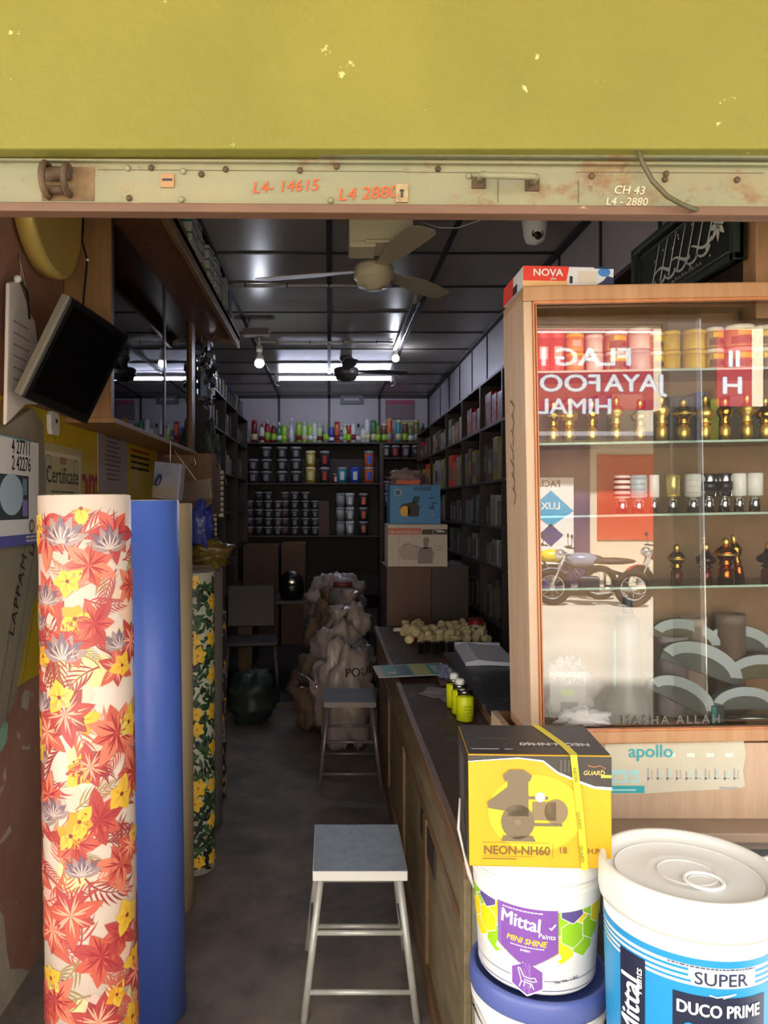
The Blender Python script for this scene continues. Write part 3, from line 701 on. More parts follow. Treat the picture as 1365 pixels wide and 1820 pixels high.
# loft shelf above it with cartons
lo=tag(MB().box(XW+.002,-.60,2.2,5.15,H+1.10,H+1.135,m_brownwood).box(-.625,-.60,2.2,5.15,H+1.06,H+1.16,m_midtan).build('loft_shelf',origin=(XW,2.2,H+1.1),bevel=.003),'long brown loft shelf above the glass wall cabinet','shelf')
rg=random.Random(21)
m_wb=M('white_carton',(206,202,192),.6); m_tl=M('teal_carton_band',(44,128,124),.5); m_nb=M('navy_carton',(36,40,84),.5); m_bd=M('purple_carton',(70,56,96),.5)
y=2.75; k=0
lbl=[]
cart=[('purple carton',m_bd),('tan carton',m_midtan),('navy carton',m_nb),('white carton with teal bands',m_wb),('white carton with teal bands',m_wb),('white carton with teal bands',m_wb),('white carton with teal bands',m_wb),('white carton with teal bands',m_wb),('grey paper packet',M('grey_carton',(150,146,142),.6)),('grey paper packet',MATS['grey_carton']),('navy carton with white corner',m_nb),('grey paper packet',MATS['grey_carton'])]
for k,(nm,mm) in enumerate(cart):
    d=.13; hgt=.155 if mm is not m_nb else .13
    b=MB().box(0,.19,0,d,0,hgt,mm)
    if mm is m_wb:
        for q in range(3): b.box(-.001,.191,-.001,d+.001,.03+q*.05,.038+q*.05,m_tl)
    else: b.art([(rect(.01,.02,.12,.05),m_paper,1),(rect(.02,.08,.17,.12),mm if mm is not m_nb else m_paper,1)],plane_map((0,0,0),(1,0,0),(0,0,1)))
    tag(b.build('carton',loc=(-.80+.03*rg.random()-(.02 if k<3 else 0),y,H+1.161-.026+.0),rot=(0,0,R(rg.uniform(-4,4)))),'%s on the loft shelf, %s from the entrance'%(nm,ORD[k]),'carton','cartons on the loft shelf')
    y+=d+.045
# inside the cabinet
def can(name,label,cat,x,y,z,r,h,mat,lid=None,group=None,bands=(),parent=None,seg=20):
    prof=[(0,0),(r*.96,0),(r,.004),(r,h*.9),(r*1.03,h*.9),(r*1.03,h),(r*.9,h),(r*.88,h-.003),(0,h-.003)]
    if lid is None: lid=mat
    b=MB().lathe(prof,mat,seg=seg,mats=[mat]*3+[lid]*5)
    for (z0,z1,mm) in bands: b.lathe([(r+.0005,h*z0),(r+.0005,h*z1)],mm,seg=seg)
    return tag(b.build(name,loc=(x,y,z)),label,cat,group)
tag(MB().box(0,.1,0,.16,0,.13,M('lime_box',(170,168,50),.6)).box(-.001,.101,.02,.14,.03,.09,M('lime_box_label',(206,202,120),.6)).build('carton',loc=(-.96,3.20,CZ0+.001),bevel=.002),'yellow-green box at the bottom of the glass wall cabinet','carton')
tag(MB().prism([(0,0),(.22,0),(.26,.02),(.2,.15),(.08,.21),(.02,.12)],-.05,.05,M('grey_metal_fitting',(104,100,98),.35,metal=.6),'x').tube([(0,.02,.02),(0,.24,.02)],.012,m_steel).build('door_closer',loc=(-.9,2.95,CZ0+.006),bevel=.012),'grey metal fitting at the near corner of the glass cabinet','fitting')
for k,(yy,c_) in enumerate(((3.50,(120,134,140)),(3.72,(100,116,110)),(4.05,(206,210,212)),(4.30,(150,150,140)))):
    can('jar','%s jar on the floor of the glass wall cabinet'%['pale blue-grey','dull green-grey','shiny white','dusty grey'][k],'jar',-.9,yy,CZ0+.001,.04,.14+.02*(k%2),M('jar_%d'%k,c_,.25),m_steel,'jars inside the wall cabinet')
tag(MB().tube([(0,0,0),(.02,.1,.05),(0,.25,-.02),(.0,.4,-.05),(0,.42,-.14)],.006,M('white_cord',(190,186,176),.5),6).ball((0,.42,-.16),(.02,.02,.03),m_steel,12,8).build('cord',loc=(-.86,3.9,CZ0+.55)),'pale cord with a small plug inside the glass wall cabinet','cord')

# ------------------------------------------------------------------ hanging packets on the left
def bag_packet(name,label,cat,c,w_,h_,d_,mat,seed,inner=None,rz=0,group=None):
    t=thing(name,label,cat,c,rz,group)
    MB().ball((0,0,0),(w_/2,d_/2,h_/2),mat,24,16,crumple=.5,cs=7,seed=seed).build('wrapper',t)
    if inner: MB().ball((0,0,-h_*.08),(w_*.3,d_*.3,h_*.32),inner,16,10,crumple=.3,cs=6,seed=seed+3).build('contents',t)
    return t
pc=W(300,855,3.75); b=MB().box(-.08,.08,-.02,.02,-.09,.09,M('pale_blue_packet',(122,134,164),.4,rgb2=(158,158,172),scale=9)); b.art([(stroke([(-.05+.02*math.cos(k*.8),.0+.03*math.sin(k*1.1)) for k in range(12)],.008),M('packet_navy_mark',(28,40,80),.5),1),(rect(-.07,-.08,.06,-.03),M('packet_grey',(150,146,140),.5),1)],plane_map((0,-.02,0),(1,0,0),(0,0,1)))
q_=tag(b.build('packet',loc=tuple(pc),rot=(0,R(6),R(-25)),bevel=.006),'pale blue plastic packet poking out above the blue roll','packet')
MB().tube([(0,0,.08),(-.01,.0,H+.318-pc.z)],.002,m_white,5).build('string',q_)
pc=W(352,872,4.1); q_=tag(MB().box(-.085,.085,-.015,.015,-.055,.055,M('dusty_clear_packet',(118,108,104),.4)).build('hanging_packet',loc=tuple(pc),rot=(0,R(-7),R(-20)),bevel=.006),'dusty grey packet between the blue roll and the hanging clips','packet')
MB().tube([(0,0,.05),(-.118,.0,H+.318-pc.z)],.002,m_white,5).build('string',q_)
bag_packet('bag','crumpled blue plastic bag beside the top of the beige roll','bag',tuple(W(358,938,3.72)),.12,.22,.12,M('blue_polythene',(54,66,150),.25,bump=.6,scale=20),2)
bag_packet('bag','clear bag with yellow-green contents above the yellow-rose roll','bag',tuple(W(375,985,3.72)),.19,.13,.14,M('yellow_green_contents',(120,112,40),.35,rgb2=(86,70,44),scale=14,bump=.6),5)
# silver tinsel cluster
t=thing('tinsel_cluster','cluster of shiny silver packets hanging past the cabinet end','hanging packets',tuple(W(365,590,5.0)))
rg=random.Random(31); b=MB()
for k in range(110):
    px=rg.uniform(-.07,.07); pz=-rg.random()**.8*.48; r_=.012+.012*rg.random(); T_=Matrix.Translation((px*(1-.3*abs(pz)),rg.uniform(-.06,.06),pz))@Matrix.Rotation(rg.uniform(0,6),4,'X')@Matrix.Rotation(rg.uniform(0,6),4,'Z')
    b.box(-r_,r_,-.002,.002,-r_*1.3,r_*1.3,rg.choice([m_steel,m_steel,M('grey_foil',(120,122,130),.3,metal=.8)]),T_)
b.build('foil_packets',t)
MB().box(-.03,.03,-.02,.02,-.42,-.22,M('pale_blue_pouch',(130,150,190),.4)).build('pouch',t,bevel=.008)
MB().tube([(0,0,0),(0,0,.05)],.003,m_steel,6).build('hook',t)
bag_packet('net_bag','dark green-grey net bundle hanging below the cabinet end','net',tuple(W(372,808,4.95)),.12,.37,.12,M('green_grey_net',(74,84,80),.5,rgb2=(40,46,46),scale=30,bump=.7),9)
# two hanging strips of small sachets / clips
for (px,y0,y1,Y,mm,nm,lb) in ((393,835,920,5.1,M('ivory_clip',(210,208,200),.35),'clip_strip','strip of white clips hanging beside the green net bundle'),(381,885,962,5.0,M('cream_clip',(200,188,140),.4),'clip_strip','strip of cream clips hanging above the yellow-green bag')):
    a_=W(px,y0,Y); t=thing(nm,lb,'clip strip',tuple(a_)); L=(y1-y0)/F*Y
    MB().tube([(0,0,.05),(0,.005,-L)],.002,m_blackp,5).build('cord',t)
    n_=9
    for k in range(n_): MB().box(-.016,.016,-.006,.006,-L*(k+.85)/n_,-L*(k+.12)/n_,mm).build('clip',t,bevel=.002)
tag(MB().tube([W(360,775,4.9),W(372,780,4.9),W(385,820,4.9),W(400,850,4.9),W(404,862,4.9)],.006,M('yellow_green_ribbon',(150,160,60),.4),6,flat=.4).build('ribbon',origin=W(360,775,4.9)),'thin yellow-green ribbon curving over the dark left shelf','ribbon')
t=thing('hook','bent steel hook under the end of the wall cabinet','hook',tuple(W(345,815,4.68)))
MB().tube([(0,0,.1),(0,0,0),(.012,0,-.03),(0,0,-.045),(-.02,0,-.035)],.004,m_steel,6).build('wire',t)
tag(MB().box(-.98,-.72,4.74,5.1,H-.05,H+.33,m_brownwood).build('side_cabinet',origin=(-.98,4.74,H-.05),bevel=.004),'dark brown cupboard on the left wall past the glass cabinet','cupboard')

# ================================================================== LEFT BACK, BACK WALL AND RIGHT SHELVES
def shelf_unit(name,label,x0,x1,y0,y1,levels,divs,axis,mat=m_shelfwood,back=True,th=.018):
    """axis 'x': faces -Y, divisions along x.  axis 'y': stands along a side wall, divisions along y"""
    o_=(x0,y0,0.045 if y0>5.9 else 0)
    t=thing(name,label,'shelf unit',o_)
    zt=max(levels)
    for z in levels: MB().box(x0,x1,y0,y1,z-th,z,mat).build('shelf',t,o_,bevel=.002)
    if axis=='x': MB().box(x0,x1,y1-.01,y1-.002,o_[2]+.3,zt-th,M('shelf_back_board',(40,32,32),.6)).build('back_board',t,o_)
    else:
        xb=x0+.002 if x0<0 else x1-.01
        MB().box(xb,xb+.008,y0,y1,o_[2],zt-th,M('shelf_back_board',(40,32,32),.6)).build('back_board',t,o_)
    for d in divs:
        if axis=='x': MB().box(d-.012,d+.012,y0,y1,o_[2],zt-th,mat).build('upright',t,o_)
        else: MB().box(x0,x1,d-.012,d+.012,o_[2],zt-th,mat).build('upright',t,o_)
    return t
YB=8.82
bl_levels=[H+.80,H+.755,H+.272,H-.335,H-.9]
LV1,LV2,LV3=H+.735,H+.268,H-.335
shelf_unit('back_shelves','dark wooden shelves of paint tins covering the back wall',-1.05,.60,YB,9.15,[LV1,LV2,LV3,H-1.0],[-1.04,.59],'x')
shelf_unit('back_shelves','narrow dark shelves at the right end of the back wall',.60,1.18,YB,9.15,[LV1,H+.56,H+.35,H+.02,LV3],[.612,1.168],'x')
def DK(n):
    c=C_[n]; return M('dusty_'+n,tuple(int(v*.62+8) for v in c),.5)  # palette colour evenly darkened for the side shelf packets
# --- bottles in the top row of the back wall
def bX(px,Y=YB+.06): return (px-VX)/F*Y
def bottle(name,label,cat,x,y,z,r,h,mat,capm,kind=0,group=None):
    t=thing(name,label,cat,(x,y,z),0,group)
    if kind==0: prof=[(0,0),(r,.003),(r,h*.62),(r*.8,h*.74),(r*.35,h*.82),(r*.35,h*.84)]; cp=[(r*.42,h*.82),(r*.42,h),(0,h)]
    elif kind==1: prof=[(0,0),(r,.003),(r,h*.86),(r*.9,h*.9)]; cp=[(r*.92,h*.88),(r*.92,h),(0,h)]
    else: prof=[(0,0),(r,.003),(r,h*.5),(r*.6,h*.62),(r*.25,h*.72),(r*.25,h*.8)]; cp=[(r*.3,h*.78),(r*.3,h*.88),(r*.7,h*.9),(r*.7,h),(0,h)]
    b_=MB().lathe(prof,mat,seg=14)
    hs=int(x*977)%5
    b_.lathe([(r+.001,h*.12),(r+.001,h*(.34+.05*(hs%3)))],[CM('white'),CM('cream'),CM('lime'),CM('dred'),CM('grey')][hs],seg=14); b_.build('body',t); MB().lathe(cp,capm,seg=12).build('cap',t)
    return t
C_={'red':(160,34,36),'dred':(110,24,30),'white':(206,206,204),'lime':(150,190,60),'green':(60,120,70),'yellow':(206,180,50),'orange':(206,96,50),'blue':(50,70,160),'teal':(60,140,150),'grey':(140,146,144),'olive':(110,110,56),'black':(34,34,36),'brown':(96,66,46),'purple':(96,70,130),'cream':(200,190,150),'lg':(170,206,140),'pink':(196,120,130)}
def CM(n,rough=.35): return M('tint_'+n,C_[n],rough)
row=[(437,'white',.10,'white',2),(452,'dred',.26,'red',1),(465,'white',.22,'red',0),(475,'red',.27,'white',0),(486,'dred',.24,'white',0),(496,'green',.24,'white',0),(505,'lime',.20,'lime',1),(518,'white',.28,'white',2),(531,'lime',.24,'lime',1),(541,'lg',.25,'white',0),(551,'lime',.26,'white',0),(559,'white',.24,'lg',1),(568,'lg',.22,'white',0),(579,'grey',.22,'lg',1),(589,'blue',.18,'teal',1),(599,'orange',.24,'red',1),(607,'purple',.18,'white',0),(613,'lg',.22,'white',0),(620,'red',.22,'white',1),(628,'white',.27,'white',0),(637,'grey',.22,'black',0),(645,'white',.20,'grey',0),(653,'white',.27,'white',1),(664,'green',.26,'green',1),(672,'olive',.22,'green',1),
 (683,'brown',.22,'white',1),(692,'orange',.28,'yellow',1),(708,'teal',.26,'lg',1),(720,'brown',.24,'yellow',1),(730,'olive',.24,'yellow',0),(740,'olive',.26,'yellow',1),(752,'black',.22,'green',0)]
cn={'lg':'pale green','dred':'dark red','lime':'lime green'}
NX=lambda c:cn.get(c,c)
for k,(px,c1,hh,c2,kd) in enumerate(row):
    bottle('bottle','%s bottle, %s cap, %s from the left atop the back shelves'%(NX(c1),NX(c2),ORD[k] if k<30 else ['thirty-first','thirty-second'][k-30]),'bottle',max(bX(px),-1.02),YB+.06,LV1,.032 if kd!=2 else .03,hh,CM(c1),CM(c2),kd,'bottles along the top of the back shelves')
# boxes behind them
tag(MB().box(-.32,.0,9.0,9.1,LV1,LV1+.14,CM('blue')).build('box'),'blue box behind the bottles on the back shelves','box')
# --- paint tins
m_tin=M('dark_tin_body',(52,52,54),.4); m_rim=M('pale_tin_lid',(140,140,140),.4); m_tinp=M('dull_pink_tin_body',(72,50,56),.5)
def tin_proto(name,label,r,h,body,lid,band=None,group=None,loc=(0,0,0)):
    t=thing(name,label,'paint tin',loc,0,group)
    MB().lathe([(0,0),(r,.002),(r,h*.84)],body,seg=18).build('body',t)
    MB().lathe([(r*1.02,h*.82),(r*1.06,h*.84),(r*1.06,h*.96),(r*.95,h*.99),(0,h*.97)],lid,seg=18).build('lid',t)
    if band: MB().lathe([(r+.001,h*.2),(r+.001,h*.7)],band,seg=8,a0=R(-115),a1=R(-65)).build('label',t)
    return t
def columns(name,what,where,specs,r,h,z0,y,group,nper):
    global_proto={}
    for ci,(px,n,body,lid,band) in enumerate(specs):
        for lv in range(n):
            key=(body,lid,band,r,h); lv_w={0:'lowest',n-1:'topmost'}.get(lv,ORD[lv]+' up')
            label='%s %s, %s from the left, %s'%(body,what,ORD[ci],where) if n==1 else '%s %s, %s in the %s stack, %s'%(body,what,lv_w,ORD[ci],where)
            loc=(bX(px,y),y,z0+lv*h*.985)
            if key not in global_proto:
                global_proto[key]=tin_proto(name,label,r,h,tinm[body],tinm[lid],tinm[band] if band else None,group,loc)
            else: dup(global_proto[key],loc,label=label)
tinm={'dark':m_tin,'pale':m_rim,'white-labelled':M('tin_pale_label',(112,112,110),.5),'yellow':M('dull_yellow_tin',(176,156,60),.4),'red':CM('red'),'teal':M('teal_tin',(44,134,150),.4),'blue':M('blue_tin',(44,84,180),.4),'grey':CM('grey'),'orange':CM('orange'),'plum':m_tinp,'white':CM('white'),'cream':CM('cream')}
L_='on the middle back shelf'
columns('paint_tin','paint tin','middle back shelf at left',[(450,2,'dark','pale','white-labelled'),(473,3,'dark','pale','white-labelled'),(501,3,'dark','pale','white-labelled'),(526,3,'dark','pale','white-labelled')],.06,.142,LV2,YB+.09,'stacked dark paint tins on the middle back shelf',0)
columns('paint_tin','coloured tin','middle back shelf at right',[(552,2,'yellow','cream','cream'),(577,2,'dark','pale','red'),(608,1,'teal','pale','white'),(631,1,'blue','blue','white'),(656,2,'orange','pale','blue')],.056,.19,LV2,YB+.09,'coloured tins on the middle back shelf',0)
columns('paint_tin','tin','behind the coloured tins of the middle back shelf',[(597,1,'red','pale','white')],.04,.12,LV2,YB+.24,'coloured tins on the middle back shelf',0)
columns('small_tin','small tin','lower back shelf',[(443,4,'plum','pale',None),(460,5,'dark','pale',None),(477,5,'dark','pale','white-labelled'),(494,4,'plum','pale','white-labelled'),(506,5,'plum','pale',None),(524,5,'dark','pale','white-labelled'),(543,5,'dark','pale','white-labelled'),(560,4,'dark','pale','white-labelled')],.046,.102,LV3,YB+.08,'small stacked tins on the lower back shelf',0)
columns('small_tin','larger tin','lower back shelf',[(605,3,'grey','pale',None),(622,3,'grey','white','white'),(646,3,'dark','pale','orange')],.05,.165,LV3,YB+.08,'larger tins on the lower back shelf',0)
tag(MB().box(bX(566,YB+.1),bX(585,YB+.1),YB+.05,YB+.2,LV3,LV3+.40,M('brown_carton',(84,62,54),.7)).build('carton',bevel=.003),'tall brown carton between the tin stacks on the lower back shelf','carton')
columns('small_tin','tin','upper narrow shelf at back',[(686,1,'plum','pale','white-labelled'),(703,1,'plum','pale','red'),(721,1,'plum','pale','white-labelled'),(739,1,'dark','pale',None),(756,1,'dark','white',None)],.05,.15,H+.56,YB+.08,'tins on the back right shelves',0)
columns('small_tin','tin','lower narrow shelf at back',[(688,2,'plum','pale','white-labelled'),(706,2,'plum','cream','white-labelled'),(723,1,'dark','pale',None),(740,1,'dark','pale',None),(757,1,'dark','pale',None)],.05,.14,H+.02,YB+.08,'tins on the back right shelves',0)
# back wall signs
tag(MB().box(bX(605,9.2),bX(645,9.2),9.15,9.19,wz(719,9.2),wz(703,9.2),M('dark_sign',(46,52,52),.4)).box(bX(611,9.2),bX(638,9.2),9.147,9.15,wz(713,9.2),wz(709,9.2),CM('grey')).build('wall_sign',bevel=.003),'small dark plate high on the back wall under the far fan','sign')
tag(MB().box(bX(685,9.2),bX(735,9.2),9.17,9.19,wz(745,9.2),wz(712,9.2),M('pink_grey_board',(120,104,108),.6)).box(bX(685,9.2),bX(735,9.2),9.165,9.17,wz(719,9.2),wz(712,9.2),M('rose_strip',(150,60,90),.5)).build('wall_sign'),'grey board with a rose strip high on the back wall','sign')
# lower part of the back: cartons, post, desk clutter
tag(MB().box(-.93,-.55,8.3,8.8,.045,H-.42,M('dull_carton_brown',(84,64,46),.8)).build('carton',bevel=.004),'big dull brown carton below the back shelves on the left','carton')
tag(MB().box(-.52,-.26,8.35,8.8,.045,H-.40,M('dull_carton_brown2',(94,70,48),.8)).build('carton',bevel=.004),'second dull brown carton below the middle of the back shelves','carton')
t=thing('desk','dark wooden desk at the far end of the aisle','desk',(-.5,6.9,.045))
MB().box(-.28,.35,-.3,.35,.66,.69,m_shelfwood).build('desk_top',t,bevel=.003)
for x in (-.24,.31):
    for y in (-.26,.31): MB().box(x-.03,x+.03,y-.03,y+.03,0,.66,wood('desk_leg_wood',(90,66,44),(70,50,34))).build('leg',t)
MB().box(-.28,-.16,-.3,.33,.1,.6,wood('desk_leg_wood',(90,66,44),(70,50,34))).build('side_panel',t)
t=thing('grinder','black machine with a silver badge on the far desk','machine',(-.33,6.8,.735))
MB().lathe([(0,0),(.1,0),(.11,.1),(.09,.2),(.05,.24),(0,.25)],m_blackp,seg=20).build('body',t); MB().ball((0,-.105,.15),(.045,.01,.03),m_steel,14,8).build('badge',t)
t=thing('chair','dark chair lying back among the clutter on the left of the aisle','chair',(-.62,6.13,.045),R(6))
MB().box(-.2,.2,-.2,.2,.42,.45,m_dark).build('seat',t,bevel=.01)
MB().box(-.2,.2,.19,.22,.55,.9,m_dark,Matrix.Rotation(R(-12),4,'X')).build('backrest',t,bevel=.01)
for x in (-.18,.18):
    for y in (-.18,.18): MB().tube([(x,y,.42),(x*1.15,y*1.15,0)],.014,M('dull_tube',(80,76,74),.4),8).build('leg',t)
tag(MB().ball((0,0,.17),(.17,.17,.19),M('dark_green_bag',(38,50,46),.5,bump=.5),20,14,crumple=.35,seed=4,zmin=0).build('sack',loc=(-.55,5.55,.0)),'dark green sack slumped on the floor at the left of the aisle','sack')
# left shelves
LX=-.93
shelf_unit('side_shelves','tall dark shelves along the left wall beyond the cabinet',-1.19,LX,5.98,8.78,[H+.97,H+.66,H+.30,H-.05,H-.4,H-.8],[6.0,6.9,7.8,8.75],'y')
rg=random.Random(40); cnt=0
nmz=[(H+.97,'atop the'),(H+.66,'on upper level of'),(H+.30,'on middle level of')]
hues=['brown','olive','grey','black','purple','cream','green','blue']
used_l=set()
for (z,wd) in nmz:
    y=6.08; k=0
    while y<8.6:
        ww=rg.uniform(.08,.14); hh=rg.uniform(.16,.24); c1=rg.choice(hues)
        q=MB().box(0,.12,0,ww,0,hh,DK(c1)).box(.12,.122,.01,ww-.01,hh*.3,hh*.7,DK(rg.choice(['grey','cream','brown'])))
        if not any(abs(y-d)<.16 for d in (6.0,6.9,7.8)) or z>H+.9:
            tag(q.build('packet',loc=(-1.1,y,z),bevel=.003),'%s packet %s left side shelves, %s from the entrance'%(c1,wd,ORD[k]),'packet','packets on the left side shelves'); k+=1
        y+=ww+rg.uniform(.05,.1)
# right shelves
RX=1.0
tri=shelf_unit('side_shelves','tall dark shelves full of packets along the right wall',RX,1.19,2.05,8.78,[H+.81,H+.51,H+.16,H-.12,H-.36,H-.7],[2.06,2.9,3.75,4.45,5.1,5.8,6.6,7.6,8.76],'y')
dvs=[3.75,4.45,5.1,5.8,6.6,7.6,8.7]
m_sq=M('white_squiggle_print',(206,200,196),.4)
redm=M('red_packet_film',(150,32,34),.25,coat=.4); orm=M('orange_red_carton',(190,60,36),.5)
pal={0:['red','red','cream','brown','olive'],1:['orange','white','grey','yellow','brown'],2:['grey','white','black','brown'],3:['grey','black','white'],4:['black','grey','brown']}
lvz=[H+.51,H+.16,H-.12,H-.36,H-.7]; lvn=['top','second','middle','fourth','lowest']
for li,z in enumerate(lvz):
    for bi in range(len(dvs)-1):
        y=dvs[bi]+.04; k=0; end=dvs[bi+1]-.03; gap=[.27,.33,.26,.22,.32][li]
        near=bi<2
        while y<end-.08:
            ww=min(rg.uniform(.11,.2),end-y); hh=gap*rg.uniform(.55,.86) ; c1=rg.choice(pal[li])
            if li==0 and near: c1='red'
            if li==1 and bi==0: c1='orange'; hh=gap*.85
            mm=redm if c1=='red' else (orm if c1=='orange' else DK(c1))
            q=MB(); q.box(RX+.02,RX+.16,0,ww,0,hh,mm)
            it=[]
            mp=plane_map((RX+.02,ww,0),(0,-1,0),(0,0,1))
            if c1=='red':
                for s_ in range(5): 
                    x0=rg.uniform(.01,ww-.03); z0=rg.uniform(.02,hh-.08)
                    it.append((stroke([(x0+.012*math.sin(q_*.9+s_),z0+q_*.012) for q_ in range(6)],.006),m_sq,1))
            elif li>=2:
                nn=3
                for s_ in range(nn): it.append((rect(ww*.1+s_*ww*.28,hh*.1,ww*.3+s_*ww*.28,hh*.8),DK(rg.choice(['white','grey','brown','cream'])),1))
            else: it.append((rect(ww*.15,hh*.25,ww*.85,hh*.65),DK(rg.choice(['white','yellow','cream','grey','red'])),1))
            q.art(it,mp)
            tag(q.build('packet',loc=(0,y,z),bevel=.003),'%s packet, %s in the %s bay of the %s right-hand shelf'%(c1 if c1!='orange' else 'orange-red',['nearest','second','third','fourth','fifth','sixth'][k],ORD[bi],lvn[li]),'packet','packets on the right side shelves'); k+=1
            y+=ww+.025
# framed calligraphy on the right, above the display case
t=thing('framed_calligraphy','dark green framed board with white calligraphy above the glass case','framed picture',(.985,2.44,H+.585))
Lf,Hf=.62,.225
mg=M('dark_green_frame',(44,54,46),.35); 
MB().box(-.012,0,-Lf,0,0,Hf,M('black_calligraphy_ground',(26,32,28),.3)).build('board',t)
fb_=MB()
for (a,b_,c0,d0) in ((-Lf,0,0,.022),(-Lf,0,Hf-.022,Hf),(-Lf,-Lf+.022,0,Hf),(-.022,0,0,Hf)): fb_.box(-.028,.0,a,b_,c0,d0,mg)
fb_.build('frame',t,bevel=.004)
ib=MB(); mp=plane_map((-.0125,0,0),(0,-1,0),(0,0,1)); ms=M('silver_inner_line',(120,132,118),.4)
for g in (rect(.035,.033,Lf-.035,.036),rect(.035,Hf-.036,Lf-.035,Hf-.033),rect(.035,.033,.038,Hf-.033),rect(Lf-.038,.033,Lf-.035,Hf-.033)): ib.art([(g,ms,1)],mp)
ib.build('inner_border',t)
cb_=MB(); wht=M('white_calligraphy_ink',(214,218,208),.4); it=[]
rgc=random.Random(12)
for k in range(7):      # tall uprights
    x=.13+.055*k; it.append((stroke([(x+.010*q,.075+.022*q) for q in range(6)],.010,.004),wht,2))
for k in range(6):      # bowls
    x=.12+.065*k; it.append((stroke([(x+.032*math.cos(a),.085+.018*math.sin(a)) for a in [PI+q*PI/8 for q in range(9)]],.003,.012),wht,2))
for k in range(3): x=.14+.12*k; it.append((stroke([(x+.016*q,.10+.013*math.sin(q*.6+k)) for q in range(8)],.004,.011),wht,3))
for k in range(16): it.append((place2(ngon(0,0,.0045,4),rgc.uniform(.12,.5),rgc.choice([.055,.062,.145,.16,.17]),.6),wht,2))
for k in range(8): it.append((place2(petal(.045,.008,5),.52,.12,k*PI/4),wht,2))
for k in range(9): it.append((stroke([(.26+.02*k,.047),(.268+.02*k,.053+.004*(k%2)),(.274+.02*k,.047)],.003),wht,2))
cb_.art(it,mp); cb_.build('calligraphy',t)
tag(MB().box(1.0,1.08,1.80,1.86,H+.44,ZC,m_tan).build('corner_post',origin=(1,1.8,H+.44),bevel=.003),'tan wooden post rising at the right end above the glass case','post')

# ================================================================== CEILING THINGS
m_blade=M('cream_fan_blade',(188,176,150),.4); m_fan=M('cream_fan_motor',(206,194,162),.4)
def fan(label,x,y,zb,r,span,angs,mb_,mm):
    t=thing('ceiling_fan',label,'ceiling fan',(x,y,ZC))
    z=zb-ZC
    MB().lathe([(0,z),(r*.42,z),(r*.46,z+.012),(r*.80,z+.016),(r*.86,z+.045),(r*.98,z+.05),(r,z+.055),(r,z+.10),(r*.9,z+.112),(r*.35,z+.12),(r*.3,z+.16)],mm,seg=36).build('motor',t)
    MB().lathe([(.05,-.001),(.06,-.03),(.03,-.07),(.012,-.075),(.012,z+.14)],mm,seg=20).build('downrod',t)
    for a in angs:
        T_=Matrix.Rotation(R(a),4,'Z')@Matrix.Translation((0,0,z+.09))@Matrix.Rotation(R(-9),4,'X')
        pts=[(r*.8,-.025),(r*1.6,-.035),(span*.55,-.068),(span*.95,-.06),(span,-.03),(span,.035),(span*.95,.055),(span*.5,.05),(r*1.6,.03),(r*.8,.02)]
        MB().prism(pts,-.002,.002,mb_,'z',T_).build('blade',t,bevel=.001)
    return t
fan('cream ceiling fan nearest the shop entrance',.206,3.55,H+1.0,.092,.57,(165,48,-72),m_blade,m_fan)
fan('dark ceiling fan at the far end in front of the lit tube',.15,6.75,H+1.10,.11,.56,(184,12,-86),M('grey_fan_blade',(92,90,92),.4),M('grey_fan_motor',(70,66,66),.4))
tag(MB().box(.085,.36,3.28,3.42,ZC-.19,ZC-.005,m_cream).box(.085,.20,3.27,3.43,ZC-.215,ZC-.19,m_cream).box(.15,.34,3.26,3.44,ZC-.2,ZC-.185,m_cream).build('junction_box',bevel=.006),'cream box fixed to the ceiling in front of the near fan','junction box')
m_pipe=M('white_conduit',(190,186,172),.4)
def pipe(label,pts,r=.009):
    t=thing('conduit',label,'conduit',pts[0]); P0=Vector(pts[0])
    MB().tube([Vector(p)-P0 for p in pts],r,m_pipe,10).build('tube',t)
    a,b_=Vector(pts[0]),Vector(pts[-1]); n_=4
    for k in range(n_):
        p=a.lerp(b_,(k+.5)/n_)-P0; MB().torus(p,r+.002,.004,m_blackp,'x' if abs(a.x-b_.x)>abs(a.y-b_.y) else 'y',14,6).build('clip',t)
pipe('pale conduit crossing the ceiling behind the near fan',[(-.62,4.55,ZC-.012),(.37,4.55,ZC-.012)])
pipe('pale conduit crossing the ceiling in front of the two bulbs',[(-.55,6.12,ZC-.012),(.51,6.12,ZC-.012)])
tag(MB().box(.528,.56,4.9,6.4,ZC-.03,ZC-.001,m_steel).box(.575,.59,4.9,6.4,ZC-.02,ZC-.001,m_steel).build('cable_trunking',bevel=.002),'shiny steel trunking running along the ceiling to the bright bulb','trunking')
